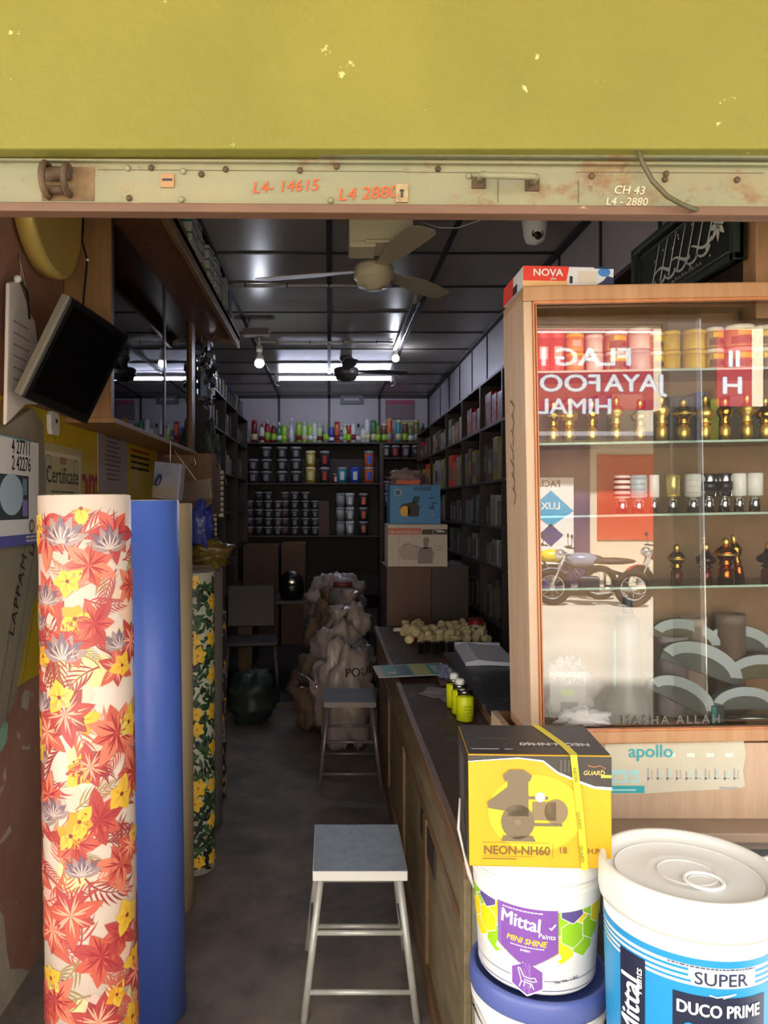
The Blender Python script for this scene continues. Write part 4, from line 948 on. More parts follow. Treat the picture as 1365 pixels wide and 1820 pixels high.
# tube light
t=thing('tube_light','bright fluorescent tube light across the far ceiling','tube light',(.06,7.67,ZC))
m_tube=M('lit_tube',(222,228,255),.3,emit=TUBE_POWER)
MB().box(-.60,.60,-.03,.03,-.028,0,M('tube_batten',(200,200,206),.4)).build('batten',t,bevel=.003)
MB().tube([(-.565,0,-.045),(.565,0,-.045)],.016,m_tube,12).build('tube',t)
for s_ in (-1,1): MB().box(s_*.57-.012,s_*.57+.012,-.02,.02,-.075,0,m_white).tube([(s_*.585,0,-.03),(s_*.6,.0,-.10),(s_*.56,0,-.12)],.003,m_white,6).build('end_socket',t)
def bulb(label,x,y,z,ztop,power,r=.035):
    t=thing('light_bulb',label,'light bulb',(x,y,z))
    em=M('lit_bulb_%d'%power,(235,240,255),.3,emit=power)
    MB().ball((0,0,0),(r,r,r*.9),em,20,12).build('globe',t)
    MB().lathe([(r*.9,.004),(r*.75,.035),(.016,.06),(.016,.09),(0,.09)],m_white,seg=18).build('base',t)
    MB().tube([(0,0,.085),(0,0,ztop-z)],.008,m_white,8).lathe([(.02,.08),(.024,.12),(0,.125)],M('bulb_holder',(190,186,170),.4),seg=14).build('holder',t)
bulb('bright bulb in a holder at the right of the ceiling pipe',.555,6.42,H+1.235,ZC,BULB_POWER,.03)
bulb('lit bulb on a bracket at the left below the loft shelf end',-.49,5.40,H+1.005,H+1.19,BULB_POWER*.55,.034)
tag(MB().box(-.60,-.42,5.33,5.42,H+1.19,H+1.24,M('grey_bracket',(110,100,96),.5)).tube([(-.56,5.38,H+1.24),(-.56,5.38,ZC)],.01,m_steel).tube([(-.6,5.36,H+1.215),(-.40,5.36,H+1.215)],.006,m_steel,6).build('lamp_bracket',origin=(-.6,5.33,H+1.19),bevel=.004),'grey bracket holding the left bulb at the loft shelf end','bracket')
# dome camera
t=thing('security_camera','white dome security camera on the ceiling above the display case','security camera',(.905,3.38,ZC))
MB().lathe([(.060,0),(.062,-.03),(.053,-.085),(.048,-.13),(.038,-.158),(0,-.172)],m_white,seg=32).build('housing',t)
MB().ball((0,-.034,-.136),(.021,.016,.021),m_blackp,18,12).build('lens',t)
MB().torus((0,-.042,-.136),.022,.004,m_steel,'y',20,6).build('lens_ring',t)
tag(MB().tube([(.42,3.55,ZC-.003),(.50,3.5,ZC-.05),(.58,3.48,ZC-.06),(.68,3.5,ZC-.02),(.72,3.5,ZC-.002)],.003,m_white,6).build('cable',origin=(.42,3.55,ZC-.003)),'thin white cable sagging from the ceiling left of the dome camera','cable')

# ================================================================== COUNTER AND THINGS ON IT
m_ct=M('worn_counter_top',(92,68,48),.62,rgb2=(66,50,38),scale=5,spec=.25); patches(m_ct,(150,124,90),7,(.56,.70),stretch=(1,.5,1),amount=.6)
m_cs=wood('dusty_counter_side',(138,122,90),(104,90,64),stretch=(6,1.5,8),rough=.6); patches(m_cs,(86,72,50),4,(.5,.7),stretch=(1,.6,2),amount=.7)
m_csl=wood('worn_counter_lip',(128,96,64),(96,70,46),stretch=(1,1,10),rough=.45); patches(m_csl,(170,150,112),8,(.68,.74),amount=.8)
CT=.75; CYN=1.72; CYF=5.12
ct=thing('counter','long worn wooden counter running down the right of the aisle','counter',(.30,CYN,0)); O=(.30,CYN,0)
MB().box(.312,.97,CYN,CYF,CT-.03,CT,m_ct).build('counter_top',ct,O,bevel=.004)
MB().box(.300,.324,CYN-.002,CYF,CT-.035,CT+.004,m_csl).build('edge_strip',ct,O,bevel=.003)
MB().box(.316,.95,CYN+.01,CYF-.02,.55,CT-.03,m_cs).box(.312,.95,CYN+.008,CYF-.02,.535,.57,m_csl).build('upper_rail',ct,O,bevel=.002)
MB().box(.318,.93,CYN+.012,CYF-.02,.09,.54,m_cs).build('side_panel',ct,O)
MB().box(.302,.93,CYN+.01,CYF-.02,0,.09,m_csl).build('plinth',ct,O,bevel=.003)
MB().box(.302,.32,CYN,CYN+.06,.0,CT-.03,m_cs).build('corner_post',ct,O,bevel=.003)
for yy in (2.45,3.2,4.0): MB().box(.306,.32,yy,yy+.06,.09,.55,m_csl).build('batten',ct,O,bevel=.002)
MB().box(.311,.318,2.28,2.62,.44,.53,M('dark_patch_board',(50,38,34),.5)).build('patch_board',ct,O)
MB().prism([(.32,CYN+.012),(.95,CYN+.012),(.95,CYN-.0),(.32,CYN-.0)],0,CT-.035,m_concrete,'z').build('end_wall',ct,O)
# raised board
MB_b=MB().box(.585,.97,2.79,3.95,CT+.001,CT+.052,m_brownwood)
t=thing('raised_board','dark-topped wooden drawer board lying on the counter beside the case','board',(.585,2.79,CT))
MB().box(0,.385,0,1.16,.001,.044,wood('board_side_wood',(150,112,78),(120,84,54),stretch=(1.5,1.5,14))).build('frame',t,bevel=.003)
m_bt=M('worn_dark_board_top',(50,44,38),.4,rgb2=(40,36,32),scale=6); patches(m_bt,(176,168,138),9,(.60,.66),stretch=(1,.6,1),amount=.85)
MB().box(-.006,.387,-.008,1.16,.044,.052,m_bt).build('top',t,bevel=.001)
# notebook
t=thing('account_book','open white account book with blue page edges on the counter','book',(.64,3.60,CT+.0525),R(-3))
m_pg=M('ledger_page',(236,236,246),.7)
MB().prism([(0,0),(.12,.004),(.235,.0),(.235,.016),(.125,.022),(.06,.03),(0,.016)],0,.46,m_pg,'y').build('pages',t)
b=MB(); mp=plane_map((0,0,.0245),(1,0,0),(0,1,0))
b.art([(rect(.13,.03+k*.03,.22,.032+k*.03),M('ledger_line',(130,140,180),.7),1) for k in range(13)],plane_map((0,0,.0205),(1,0,0),(0,1,0)))
b.build('ruled_lines',t)
MB().box(-.006,.241,-.006,.466,-.0005,.0,M('ledger_cover',(60,70,130),.5)).build('cover',t)
MB().tube([(.0,.47,.016),(.235,.47,.016)],.014,m_pg,10).build('page_roll',t)
tag(MB().ball((0,0,0),(.045,.10,.035),M('blue_white_crumple',(96,104,150),.5,rgb2=(180,180,190),scale=12),20,12,crumple=.7,seed=8,zmin=-.02).build('plastic_cover',loc=(.545,3.55,CT+.022)),'crumpled blue and white plastic beside the account book','plastic cover')
tag(MB().box(0,.09,0,.2,0,.02,M('maroon_case',(84,44,44),.5)).build('case',loc=(.49,3.05+.35,CT+.001),bevel=.006),'flat maroon pouch between the book and the leaflet','pouch')
# leaflet hanging over the edge
lf=MB(); lm=plane_map((0,0,0),(1,0,0),(0,1,0)); gm=M('leaflet_green',(60,140,110),.5)
lf.box(0,.34,0,.26,-.0015,0,m_paper)
lf.art([(rect(.03,.01,.33,.25),gm,1),(rect(.10,.03,.16,.23),M('leaflet_navy',(44,70,90),.5),2),(rect(.17,.01,.25,.25),M('leaflet_yellow_green',(170,180,60),.5),2),(rect(.27,.05,.32,.2),M('leaflet_mint',(150,200,180),.5),2),(rect(.05,.06,.09,.10),m_paper,2)],lm)
tag(lf.build('leaflet',loc=(.225,3.50,CT+.02),rot=(0,R(-2),R(3))),'green and yellow leaflet sticking out over the counter edge','leaflet')
for k,(x,y,w1,rz_) in enumerate(((.47,3.2,.11,35),(.50,3.12,.1,10),(.43,3.28,.09,-20))):
    tag(MB().box(0,w1,0,.1,0,.002,M('grey_slip',(150,142,136),.6)).build('paper_slip',loc=(x-.03,y,CT+.0012+.0025*k),rot=(0,0,R(rz_))),'%s of three grey paper slips lying near the yellow tins'%['largest','middle','smallest'][k],'paper slip','paper slips on the counter')
# yellow tins
m_yt=M('fluorescent_yellow_tin',(226,232,24),.35); 
for k,(x,y) in enumerate(((.506,2.86),(.503,2.955),(.497,3.05))):
    t=thing('spray_tin','fluorescent yellow tin with silver neck, %s of the row on the counter'%['nearest','middle','farthest'][k],'tin',(x,y,CT+.004),0,'row of three yellow tins on the counter')
    b=MB().lathe([(0,0),(.032,.002),(.032,.088),(.026,.094)],m_yt,seg=28)
    mf=cyl_map((0,0,0),.032,-PI/2); b.art([(rect(-.012,.02+.012*q,.02,.024+.012*q),M('tin_small_print',(170,176,30),.5),1) for q in range(4)],mf,slices=.008); b.build('body',t)
    MB().lathe([(.0275,.09),(.0275,.104),(.029,.106),(.029,.112),(0,.114)],m_steel,seg=24).build('neck',t)
    if k: MB().lathe([(.018,.113),(.018,.128),(.014,.134),(0,.136)],m_white,seg=20).build('cap',t)
# PVC fittings
m_pvc=M('cream_pvc',(214,200,156),.4)
rg=random.Random(17); fk=0
def fitting(kind):
    b=MB()
    if kind==0: b.lathe([(.0,0),(.026,0),(.026,.03),(.022,.032),(.022,.05),(.026,.052),(.026,.075),(.02,.075),(.02,.03)],m_pvc,seg=18)
    elif kind==1: b.tube([(0,0,.0),(0,0,.04),(.01,0,.055),(.03,0,.062),(.055,0,.062)],[.022,.022,.021,.021,.024],m_pvc,14)
    else: b.tube([(-.045,0,.024),(.045,0,.024)],.022,m_pvc,14).tube([(0,0,.024),(0,0,.07)],.021,m_pvc,14)
    return b
for r_ in range(4):
    for k in range(9):
        kind=(k+r_)%3; x=.47+k*.054+.02*rg.random(); y=4.50+r_*.115+.02*rg.random(); ly=(k*7+r_)%4==0
        z=CT+.003; rot=(0,0,rg.uniform(0,6))
        if kind==0 and ly: rot=(PI/2,0,rg.uniform(-.6,.6)); z=CT+.03
        tag(fitting(kind).build('pipe_fitting',loc=(x,y,z),rot=rot),'cream pipe %s, %s row from the front of the pile, %s from left'%(['socket','elbow','tee'][kind],ORD[r_],ORD[k]),'pipe fitting','cream pipe fittings piled on the counter')
for k in range(5):
    can('small_bottle','tiny dark bottle in front of the pipe fittings, %s from the left'%ORD[k],'bottle',.50+.04*k,4.18+.03*(k%2),CT+.001,.017,.06,M('dark_small_bottle',(34,26,32),.3),M('dark_small_cap',(40,34,44),.3),'tiny dark bottles on the counter')
t=thing('tin','red tin with pale print behind the pipe fittings','tin',(.90,4.72,CT+.001))
b=MB().lathe([(0,0),(.048,.002),(.048,.10),(.043,.104)],CM('red'),seg=28); b.art([(rect(-.04,.03,.03,.05),CM('pink'),1),(rect(-.03,.062,.035,.078),m_paper,1),(rect(-.05,.012,.04,.02),CM('cream'),1)],cyl_map((0,0,0),.048,-PI/2-.2),slices=.01); b.build('body',t)
MB().lathe([(.046,.1),(.05,.102),(.05,.112),(0,.110)],M('red_tin_lid',(120,34,34),.4),seg=24).build('lid',t)
tag(MB().tube([(0,0,0),(.07,.02,0),(.09,.1,0)],.012,m_white,10).build('white_pipe',loc=(.41,4.9,CT+.013)),'short white bent pipe at the far left counter corner','pipe')
# brown cabinet at the end with pump cartons
t=thing('end_cabinet','plain dark brown cabinet standing at the far end of the counter','cabinet',(.385,5.14,0))
m_bc=wood('red_brown_laminate',(92,58,50),(80,50,44),stretch=(3,3,1),rough=.5)
MB().box(0,.30,0,.5,.045-.045,1.138,m_bc).build('door_panel',t,bevel=.003); MB().box(.302,.55,.01,.5,0,1.138,M('olive_brown_laminate',(58,50,40),.5)).build('side_door',t,bevel=.003)
MB().box(-.005,.555,-.008,.5,1.138,1.146,m_bc).build('top',t)
def pump_icon(x,y,s,ma,mb2,mc):
    """outline of a small electric water pump"""
    it=[]
    P_=lambda g:place2(g,x,y,0,s)
    it.append((P_(rect(.30,-.18,.78,.20)),mb2,2)); it.append((P_(ngon(.78,.0,.24,20,.26)),mb2,2)); it.append((P_(rect(.20,.25,.62,.31)),ma,2))
    it.append((P_(ngon(.46,.30,.1,16)),mc,3)); it.append((P_(rect(.30,-.30,.9,-.24)),ma,2))
    it.append((P_(ngon(0,-.22,.34,22,.36)),ma,3)); it.append((P_(rect(-.20,-.1,.22,.62)),ma,3)); it.append((P_([(-.25,.62),(.25,.62),(.30,.74),(.12,.86),(-.16,.86),(-.3,.74)]),ma,4))
    it.append((P_([(-.2,.5),(-.62,.18),(-.6,.06),(-.2,.0)]),ma,3)); it.append((P_(ngon(0,-.22,.07,10)),mb2,5)); it.append((P_([(-.3,-.5),(.3,-.5),(.36,-.62),(-.34,-.62)]),ma,3))
    return it
t=thing('pump_carton','white and red pump carton on top of the dark brown cabinet','carton',(.392,5.14,1.147))
MB().box(0,.40,0,.30,0,.283,M('dull_white_carton',(206,196,190),.6)).build('box',t,bevel=.003)
b=MB(); mp=plane_map((0,-.0005,0),(1,0,0),(0,0,1)); g1=M('pump_grey_a',(140,130,134),.5); g2=M('pump_grey_b',(180,166,164),.5); rd=M('carton_rose_band',(206,110,110),.5)
b.art([([(0,.215),(.215,.215),(.235,.25),(0,.25)],rd,1),([(.225,.215),(.40,.215),(.40,.25),(.235,.25)],M('carton_dark_band',(70,58,58),.5),1),(rect(0,.25,.22,.258),M('carton_orange_line',(206,120,80),.5),2),(place2(text2d('NR MOTORTRAP',.026,.02),.01,.222),m_paper,3),(rect(.07,0,.073,.28),rd,2),(rect(.30,0,.303,.28),M('strap_pale',(200,190,190),.5),4),(rect(.33,.23,.38,.238),m_paper,3),(rect(.315,.24,.36,.246),m_paper,3)]
  +[(rect(.10,.045,.22,.14),g2,1),(ngon(.12,.1,.045,20,.055),g2,2),([(.20,.02),(.30,.02),(.31,.09),(.29,.13),(.22,.13),(.20,.09)],g1,3),(rect(.24,.12,.27,.16),g1,3),(ngon(.257,.175,.022,14),g1,4),(stroke([(.10,.14),(.14,.155),(.2,.13)],.006),g1,3),(rect(.32,.13,.37,.137),g2,1),(rect(.32,.11,.36,.117),g2,1)],mp)
b.build('print',t)
t=thing('pump_carton','blue pump carton stacked on the white and red one','carton',(.408,5.15,1.432))
MB().box(0,.338,0,.27,0,.262,M('blue_carton',(66,142,206),.5)).build('box',t,bevel=.003)
b=MB(); ck=M('pump_black',(38,30,44),.5)
b.art([(rect(.002,.002,.336,.26),MATS['blue_carton'],0),(ngon(.052,.21,.024,24),m_paper,1),(ngon(.052,.21,.018,24),M('blue_carton_deep',(40,90,150),.5),2),(place2(text2d('SHARK',.044,.03,sx=.85,spacing=1.1),.155,.222),M('carton_navy_text',(30,60,100),.5),1)]
  +[(ngon(.11,.10,.045,20,.04),ck,2),(ngon(.10,.085,.034,18,.036),M('pump_yellow',(226,180,36),.4),3),([(.12,.05),(.19,.05),(.2,.12),(.16,.15),(.12,.14)],ck,3),([(.15,.14),(.19,.14),(.2,.18),(.17,.19),(.15,.17)],M('pump_dark_teal',(24,70,90),.5),3)]
  +[(rect(.26+.02*(k%2),.17-.035*k,.30+.015*(k%2),.18-.035*k),M('carton_small_navy',(40,80,130),.5),1) for k in range(3)]+[(ngon(.285,.06,.014,14),M('carton_ring',(130,150,200),.5),1),(ngon(.285,.12,.016,3,a0=R(90)),M('carton_small_navy',(40,80,130),.5),2)],mp)
b.build('print',t)
t=bag_packet('bag','clear crumpled bag with an orange label on top of the blue pump carton','bag',(.535,5.25,1.432+.262+.045),.24,.12,.16,M('clear_grey_crumple',(150,130,128),.3,bump=.5),12)
MB().prism([(-.09,-.04),(.07,-.045),(.08,-.01),(-.08,-.012)],-.076,-.082,M('orange_label',(206,96,66),.5),'y').build('label',t)
t.children[0].data.transform(Matrix.Scale(1,4))

# ================================================================== STOOLS AND SACKS
def stool(label,x,y,mt,ml,seat_z,me_,sd=.34):
    """x, y = centre of the seat"""
    t=thing('stool',label,'stool',(x,y,0),0,'metal stools beside the counter'); w1=.142
    MB().box(-w1,w1,-sd/2,sd/2,seat_z-.006,seat_z,mt).build('seat',t,bevel=.002)
    b=MB()
    for (a,b_,c0,d0) in ((-w1,w1,-sd/2-.002,-sd/2+.004),(-w1,w1,sd/2-.004,sd/2+.002),(-w1-.002,-w1+.004,-sd/2,sd/2),(w1-.004,w1+.002,-sd/2,sd/2)): b.box(a,b_,c0,d0,seat_z-.030,seat_z-.001,me_)
    b.build('seat_frame',t,bevel=.001)
    tp=[(sx*(w1-.022),sy*(sd/2-.02)) for sx in (-1,1) for sy in (-1,1)]
    ft=[(sx*.170,sy*(sd/2+.02)) for sx in (-1,1) for sy in (-1,1)]
    for (a,b_),(c0,d0) in zip(tp,ft): MB().tube([(a,b_,seat_z-.028),(c0,d0,0.0)],.0115,ml,10).build('leg',t)
    def at(k,z): 
        q=(seat_z-.028-z)/(seat_z-.028); return (tp[k][0]+(ft[k][0]-tp[k][0])*q,tp[k][1]+(ft[k][1]-tp[k][1])*q,z)
    for z in (.255,.085):
        for (i,j) in ((0,2),(1,3)):
            MB().tube([at(i,z),at(j,z)],.0085,ml,8).build('rung',t)
    for (i,j) in ((0,1),(2,3)): MB().tube([at(i,.17),at(j,.17)],.0085,ml,8).build('rung',t)
    return t
m_st=M('blue_grey_worn_seat',(136,146,150),.4,rgb2=(112,122,126),scale=18,metal=.1); patches(m_st,(72,74,76),16,(.66,.72),amount=.7)
m_sl=M('silver_painted_tube',(196,196,188),.38,metal=.25,rgb2=(176,176,168),scale=30); patches(m_sl,(110,86,64),40,(.72,.76),amount=.8)
m_se=M('white_seat_edge',(222,220,214),.4)
stool('grey-topped metal stool standing nearest in the aisle',.094,2.50,m_st,m_sl,.445,m_se)
m_st2=M('dark_seat',(20,20,22),.4); m_sl2=M('dull_steel_tube',(120,112,112),.35,metal=.4)
stool('dark metal stool farther back in the aisle in front of the sacks',.115,4.38,m_st2,m_sl2,.475,m_sl2,.32)
m_sack=M('dusty_white_polythene',(176,166,164),.35,rgb2=(150,138,138),scale=6,bump=.35); m_sack2=M('clear_grey_polythene',(112,112,114),.25,rgb2=(90,92,92),scale=8,bump=.4)
m_gunny=M('brown_gunny',(120,98,84),.8,rgb2=(96,78,66),scale=20)
def sack(label,c,r,seed,mat,knot=True,base=0.0,text=None,name='sack'):
    t=thing(name,label,'sack',c,0,'sacks heaped behind the dark stool')
    b=MB().ball((0,0,r[2]*.95),r,mat,36,24,crumple=.32,cs=6,seed=seed,zmin=base); b.build('body',t)
    if knot:
        k=MB(); top=r[2]*1.78
        k.lathe([(r[0]*.5,top-.12*r[2]),(r[0]*.16,top+.12*r[2]),(r[0]*.12,top+.16*r[2]),(r[0]*.3,top+.42*r[2]),(r[0]*.42,top+.6*r[2])],mat,seg=14)
        for i,v in enumerate(k.v): v.x*=1+.35*math.sin(i*2.3); v.y*=1+.35*math.cos(i*1.7); v.z+=.02*math.sin(i*3.1)
        k.build('tied_neck',t)
    if text:
        g=text2d(text,.075,.025); rr=r[1]
        tb=MB(); tb.art([(place2(g,.015,.475),M('sack_print_green',(44,56,44),.6),1)],lambda u,v,l:Vector((u,-rr*1.25,v)),slices=.012); pr=tb.build('print',t); q=pr.modifiers.new('wrap','SHRINKWRAP'); q.target=t.children[0]; q.wrap_method='PROJECT'; q.use_project_y=True; q.use_project_z=False; q.use_project_x=False; q.use_positive_direction=True; q.use_negative_direction=True; q.offset=.003
    return t
sack('large white sack with dark green print behind the stool',(.085,4.98,0),(.20,.19,.335),1,m_sack,False,0,'POUL')
sack('white plastic sack bulging on top of the printed one',(.06,5.24,.38),(.175,.17,.20),2,m_sack,True,.0)
sack('white knotted sack leaning right on the heap',(.14,5.44,.54),(.14,.14,.17),3,m_sack,True)
sack('grey clear polythene sack at the right of the heap',(.20,5.08,.44),(.10,.10,.11),4,m_sack2,False)
sack('brown gunny sack at the left of the heap',(-.06,5.35,0),(.2,.2,.30),6,m_gunny,False)
sack('dusty grey sack behind the heap on the left',(-.0,5.7,.30),(.17,.17,.27),9,m_gunny,True)
sack('pale white bundle at the back above the heap',(.06,6.35,.60),(.24,.17,.2),7,m_sack,False)
tag(MB().box(-.2,.32,6.0,6.6,.045,.62,m_dark).build('low_chest',bevel=.01),'dark low chest under the pale bundle behind the sacks','chest')
t=thing('plastic_jar','clear round plastic jar with a red lid on the sack heap','jar',(.10,5.62,.80))
MB().lathe([(0,0),(.1,.01),(.11,.06),(.1,.14),(.06,.17)],m_sack2,seg=24).build('body',t); MB().lathe([(.07,.165),(.07,.2),(0,.2)],M('dull_red_lid',(110,50,50),.5),seg=20).build('lid',t)
rg=random.Random(6); b=MB()
for k in range(26): a_=rg.uniform(0,6.28); b.tube([(rg.uniform(-.1,.1),rg.uniform(-.05,.05),rg.uniform(0,.02)),(.12*math.cos(a_),.06*math.sin(a_),rg.uniform(.02,.14))],.003,m_steel if k%3 else m_dark,5)
tag(b.build('wire_scrap',loc=(-.12,5.0,.36)),'tangle of wire bits poking out left of the sacks','wire',kind=None)

# ================================================================== DISPLAY CASE
TILT=R(-1.05)
YF_=1.72; CX0=.451; CX1=1.18; CB=H-.525; CTP=H+.486; CD=.19
case=thing('display_case','tan wooden display case with glass front at the right of the entrance','display case',(CX0,YF_,CB),rot=(0,-TILT*-1,0))
W_=CX1-CX0; Hc=CTP-CB
MB().box(0,W_,0,CD,-.004,.016,m_tan).build('bottom_board',case,bevel=.002)
MB().box(0,W_,0,CD,Hc-.018,Hc,m_tan).build('top_board',case,bevel=.002)
sp=MB().box(0,.016,.0,CD,.016,Hc-.018,m_palewood); 
sp.build('side_panel',case,bevel=.001)
sg_=MB(); mkm=M('scratch_mark_brown',(120,74,48),.6)
sg_.art([(stroke([(.06+.01*math.sin(k*1.3),.78-.035*k),(.09+.01*math.cos(k),.76-.035*k),(.08,.74-.035*k)],.005),mkm,1) for k in range(7)],plane_map((-.0004,CD,0),(0,-1,0),(0,0,1)))
sg_.build('side_marks',case)
MB().box(W_-.016,W_,0,CD,.016,Hc-.018,m_palewood).build('side_panel',case)
MB().box(.016,W_-.016,CD-.008,CD,.016,Hc-.018,M('case_back_board',(150,120,88),.7,rgb2=(126,98,70),scale=3)).build('back_board',case)
fr=MB()
for (a,b_,c0,d0) in ((-.002,W_,Hc-.030,Hc+.004),(-.002,W_,-.006,.022)): fr.box(a,b_,-.014,.004,c0,d0,m_tan)
fr.box(-.002,.018,-.014,.004,.022,Hc-.03,m_palewood).box(W_-.04,W_,-.014,.004,.022,Hc-.03,m_palewood)
fr.build('front_frame',case,bevel=.003)
mo=MB()
mo.box(.018,.022,-.017,-.002,.022,Hc-.03,m_tan2).box(.0255,.029,-.010,.0,.022,Hc-.03,m_tan2).box(.022,.0255,-.006,.0,.022,Hc-.03,m_tan)
mo.box(.018,W_-.04,-.017,-.002,Hc-.036,Hc-.030,m_tan2).box(.018,W_-.04,-.017,-.002,.022,.027,m_tan2)
mo.build('moulding',case,bevel=.0015)
for (a,b_,yy) in ((.024,.40,.004),(.33,W_-.04,.012)): MB().box(a,b_,yy,yy+.004,.022,Hc-.032,m_pane).build('glass_pane',case)
gs=M('glass_shelf',(170,196,182),.1); gsm=glass('shelf_glass',(.80,.88,.84))
def loc_case(px,py,dy):
    """point of the case interior (local) seen at a photo point, dy behind the front"""
    Y=YF_+dy; p=Matrix.Rotation(-(-TILT),4,'Y').inverted() if False else None
    wv=W(px,py,Y)-Vector((CX0,YF_,CB)); T_=Matrix.Rotation(TILT,4,'Y').inverted(); return T_@wv
def shelfz(py,dy=.03): return loc_case(1150,py,dy).z
SH={}
for nm,py in (('a',660),('b',786),('c',913),('d',1040)):
    z=shelfz(py,.05); SH[nm]=z
    s_=MB().box(.02,W_-.02,.02,CD-.01,z-.005,z,gsm); s_.build('glass_shelf',case)
    MB().box(.02,W_-.02,.018,.020,z-.005,z,gs).build('shelf_edge',case)
def cp(px,dy,z):
    """world point on a case shelf at local height z, under photo column px"""
    l=loc_case(px,900,dy); l.z=z+.0008
    return Vector((CX0,YF_,CB))+Matrix.Rotation(TILT,4,'Y')@Vector((l.x,dy,l.z))
def w1px(n,dy): return n/F*(YF_+dy)
# cans
yb_=M('bright_yellow_can',(236,190,48),.35); wc=M('white_can',(224,220,206),.4); rc=M('salmon_red_can',(216,92,78),.4); oc=M('orange_can',(232,160,80),.4); bc=M('beige_photo_label',(206,178,120),.5,rgb2=(150,116,80),scale=18); sc=M('silver_grey_lid',(176,178,176),.35)
cans=[(967,31,.098,rc,rc,0),(993,28,.098,rc,rc,0),(1026,32,.045,oc,yb_,1),(1061,30,.043,wc,wc,1),(1099,38,.047,bc,wc,1),(1141,38,.050,wc,sc,1),(1171,24,.045,bc,wc,1),(1197,32,.046,yb_,yb_,1),(1237,40,.047,yb_,yb_,1),(1274,32,.049,bc,wc,1),(1317,52,.052,bc,wc,1),(1362,34,.05,bc,wc,1)]
nmz={id(rc):'salmon red',id(oc):'orange',id(wc):'white',id(bc):'photo-labelled',id(yb_):'yellow'}
for k,(px,wp,h1,m1,m2,st) in enumerate(cans):
    dy=.038+w1px(wp,.06)/2; r_=w1px(wp,dy)/2*.97; n_=2 if st else 1
    for lv in range(n_):
        body=m1 if not (k==5 and lv==0) else M('plain_silver_white_can',(206,204,196),.25)
        h_=h1*(1.0 if n_==2 else 1)
        p=cp(px,dy,SH['a']+lv*h_*1.0)
        t=thing('paint_can','%s can%s, %s from the left on the case top shelf'%(nmz[id(m1)] if body is m1 else 'plain silver-white',(', upper one' if lv else ', lower one') if n_==2 else '',ORD[k]),'paint can',tuple(p),0,'cans on the top shelf of the display case')
        b=MB().lathe([(0,0),(r_*.98,.001),(r_,.004),(r_,h_*.8)],body,seg=28)
        if body is bc: b.art([(rect(-r_*.9,h_*.12,r_*.2,h_*.45),M('label_brown_photo',(110,84,60),.5),1),(rect(-r_*.5,h_*.5,r_*.8,h_*.72),yb_,1),(ngon(r_*.5,h_*.3,h_*.14,10),M('label_dark_photo',(90,60,66),.5),2)],cyl_map((0,0,0),r_,-PI/2),slices=.01)
        if body is rc or body is oc: b.art([(rect(-r_*.5,h_*.3,r_*.5,h_*.6),M('can_pale_label',(240,190,170),.5),1)],cyl_map((0,0,0),r_,-PI/2),slices=.01)
        if body is yb_: b.lathe([(r_+.0004,h_*.76),(r_+.0004,h_*.79)],M('can_amber_line',(206,140,40),.5),seg=24)
        b.build('body',t)
        MB().lathe([(r_*.99,h_*.79),(r_*1.04,h_*.8),(r_*1.04,h_*.95),(r_*.97,h_*.985),(r_*.9,h_*.97),(0,h_*.97)],m2 if not(k==10 and lv==0) else M('pink_lid',(226,170,160),.4),seg=28).build('lid',t)
# dark cartons behind the brass row
rg=random.Random(5)
for k,(a,b_,c_) in enumerate(((958,1010,(120,60,60)),(1012,1062,(86,60,50)),(1064,1082,(70,60,60)),(1150,1190,(52,54,62)),(1194,1238,(60,66,80)),(1240,1262,(84,96,150)),(1265,1282,(150,160,40)),(1300,1362,(96,92,84)),(1090,1146,(130,116,90)))):
    p=cp(a,.112,SH['b']); q=cp(b_,.112,SH['b'])
    tag(MB().box(0,(q-p).x-.002,0,.06,0,.105+.008*(k%3),M('case_carton_%d'%k,c_,.6)).build('carton',loc=tuple(p),bevel=.002),'%s carton behind the brass fittings, %s from the left'%(['dull red','brown','thin grey','charcoal','slate grey','narrow blue','narrow yellow-green','wide grey','tan'][k],ORD[[0,1,2,4,5,6,7,8,3][k]]),'carton','cartons behind the brass fittings')
# brass finials
def finial(px,wp,hpx,dy,z,label,group,body=m_brass,base=m_brass,knob=True,tilt=0,k=0):
    h=w1px(hpx,dy); r_=w1px(wp,dy)/2; p=cp(px,dy,z)
    t=thing('curtain_finial',label,'curtain rod finial',tuple(p),0,group,rot=(0,tilt,0))
    MB().lathe([(0,0),(r_*.62,0),(r_*.62,h*.30),(r_*.5,h*.32),(r_*.42,h*.37)],base,seg=28).build('socket',t)
    v=k%3
    prof={0:[(r_*.42,h*.36),(r_*.65,h*.42),(r_*.5,h*.46),(r_*.6,h*.52),(r_*1.0,h*.62),(r_*.9,h*.70),(r_*.5,h*.78),(r_*.25,h*.82)],
          1:[(r_*.42,h*.36),(r_*.7,h*.40),(r_*.4,h*.46),(r_*.9,h*.50),(r_*1.0,h*.56),(r_*1.0,h*.62),(r_*.5,h*.72),(r_*.3,h*.82)],
          2:[(r_*.42,h*.36),(r_*.6,h*.4),(r_*.4,h*.48),(r_*.75,h*.58),(r_*.9,h*.68),(r_*.6,h*.76),(r_*.25,h*.83)]}[v]
    MB().lathe(prof,body,seg=28).build('bulb',t)
    MB().lathe([(r_*.25,h*.80),(r_*.34,h*.85),(r_*.38,h*.90),(r_*.3,h*.95),(r_*.1,h*.985),(0,h)],m_brass,seg=20).build('knob',t)
    if v==0: MB().torus((0,0,h*.62),r_*.98,r_*.12,m_brass,'z',24,8).build('ring',t)
    return t
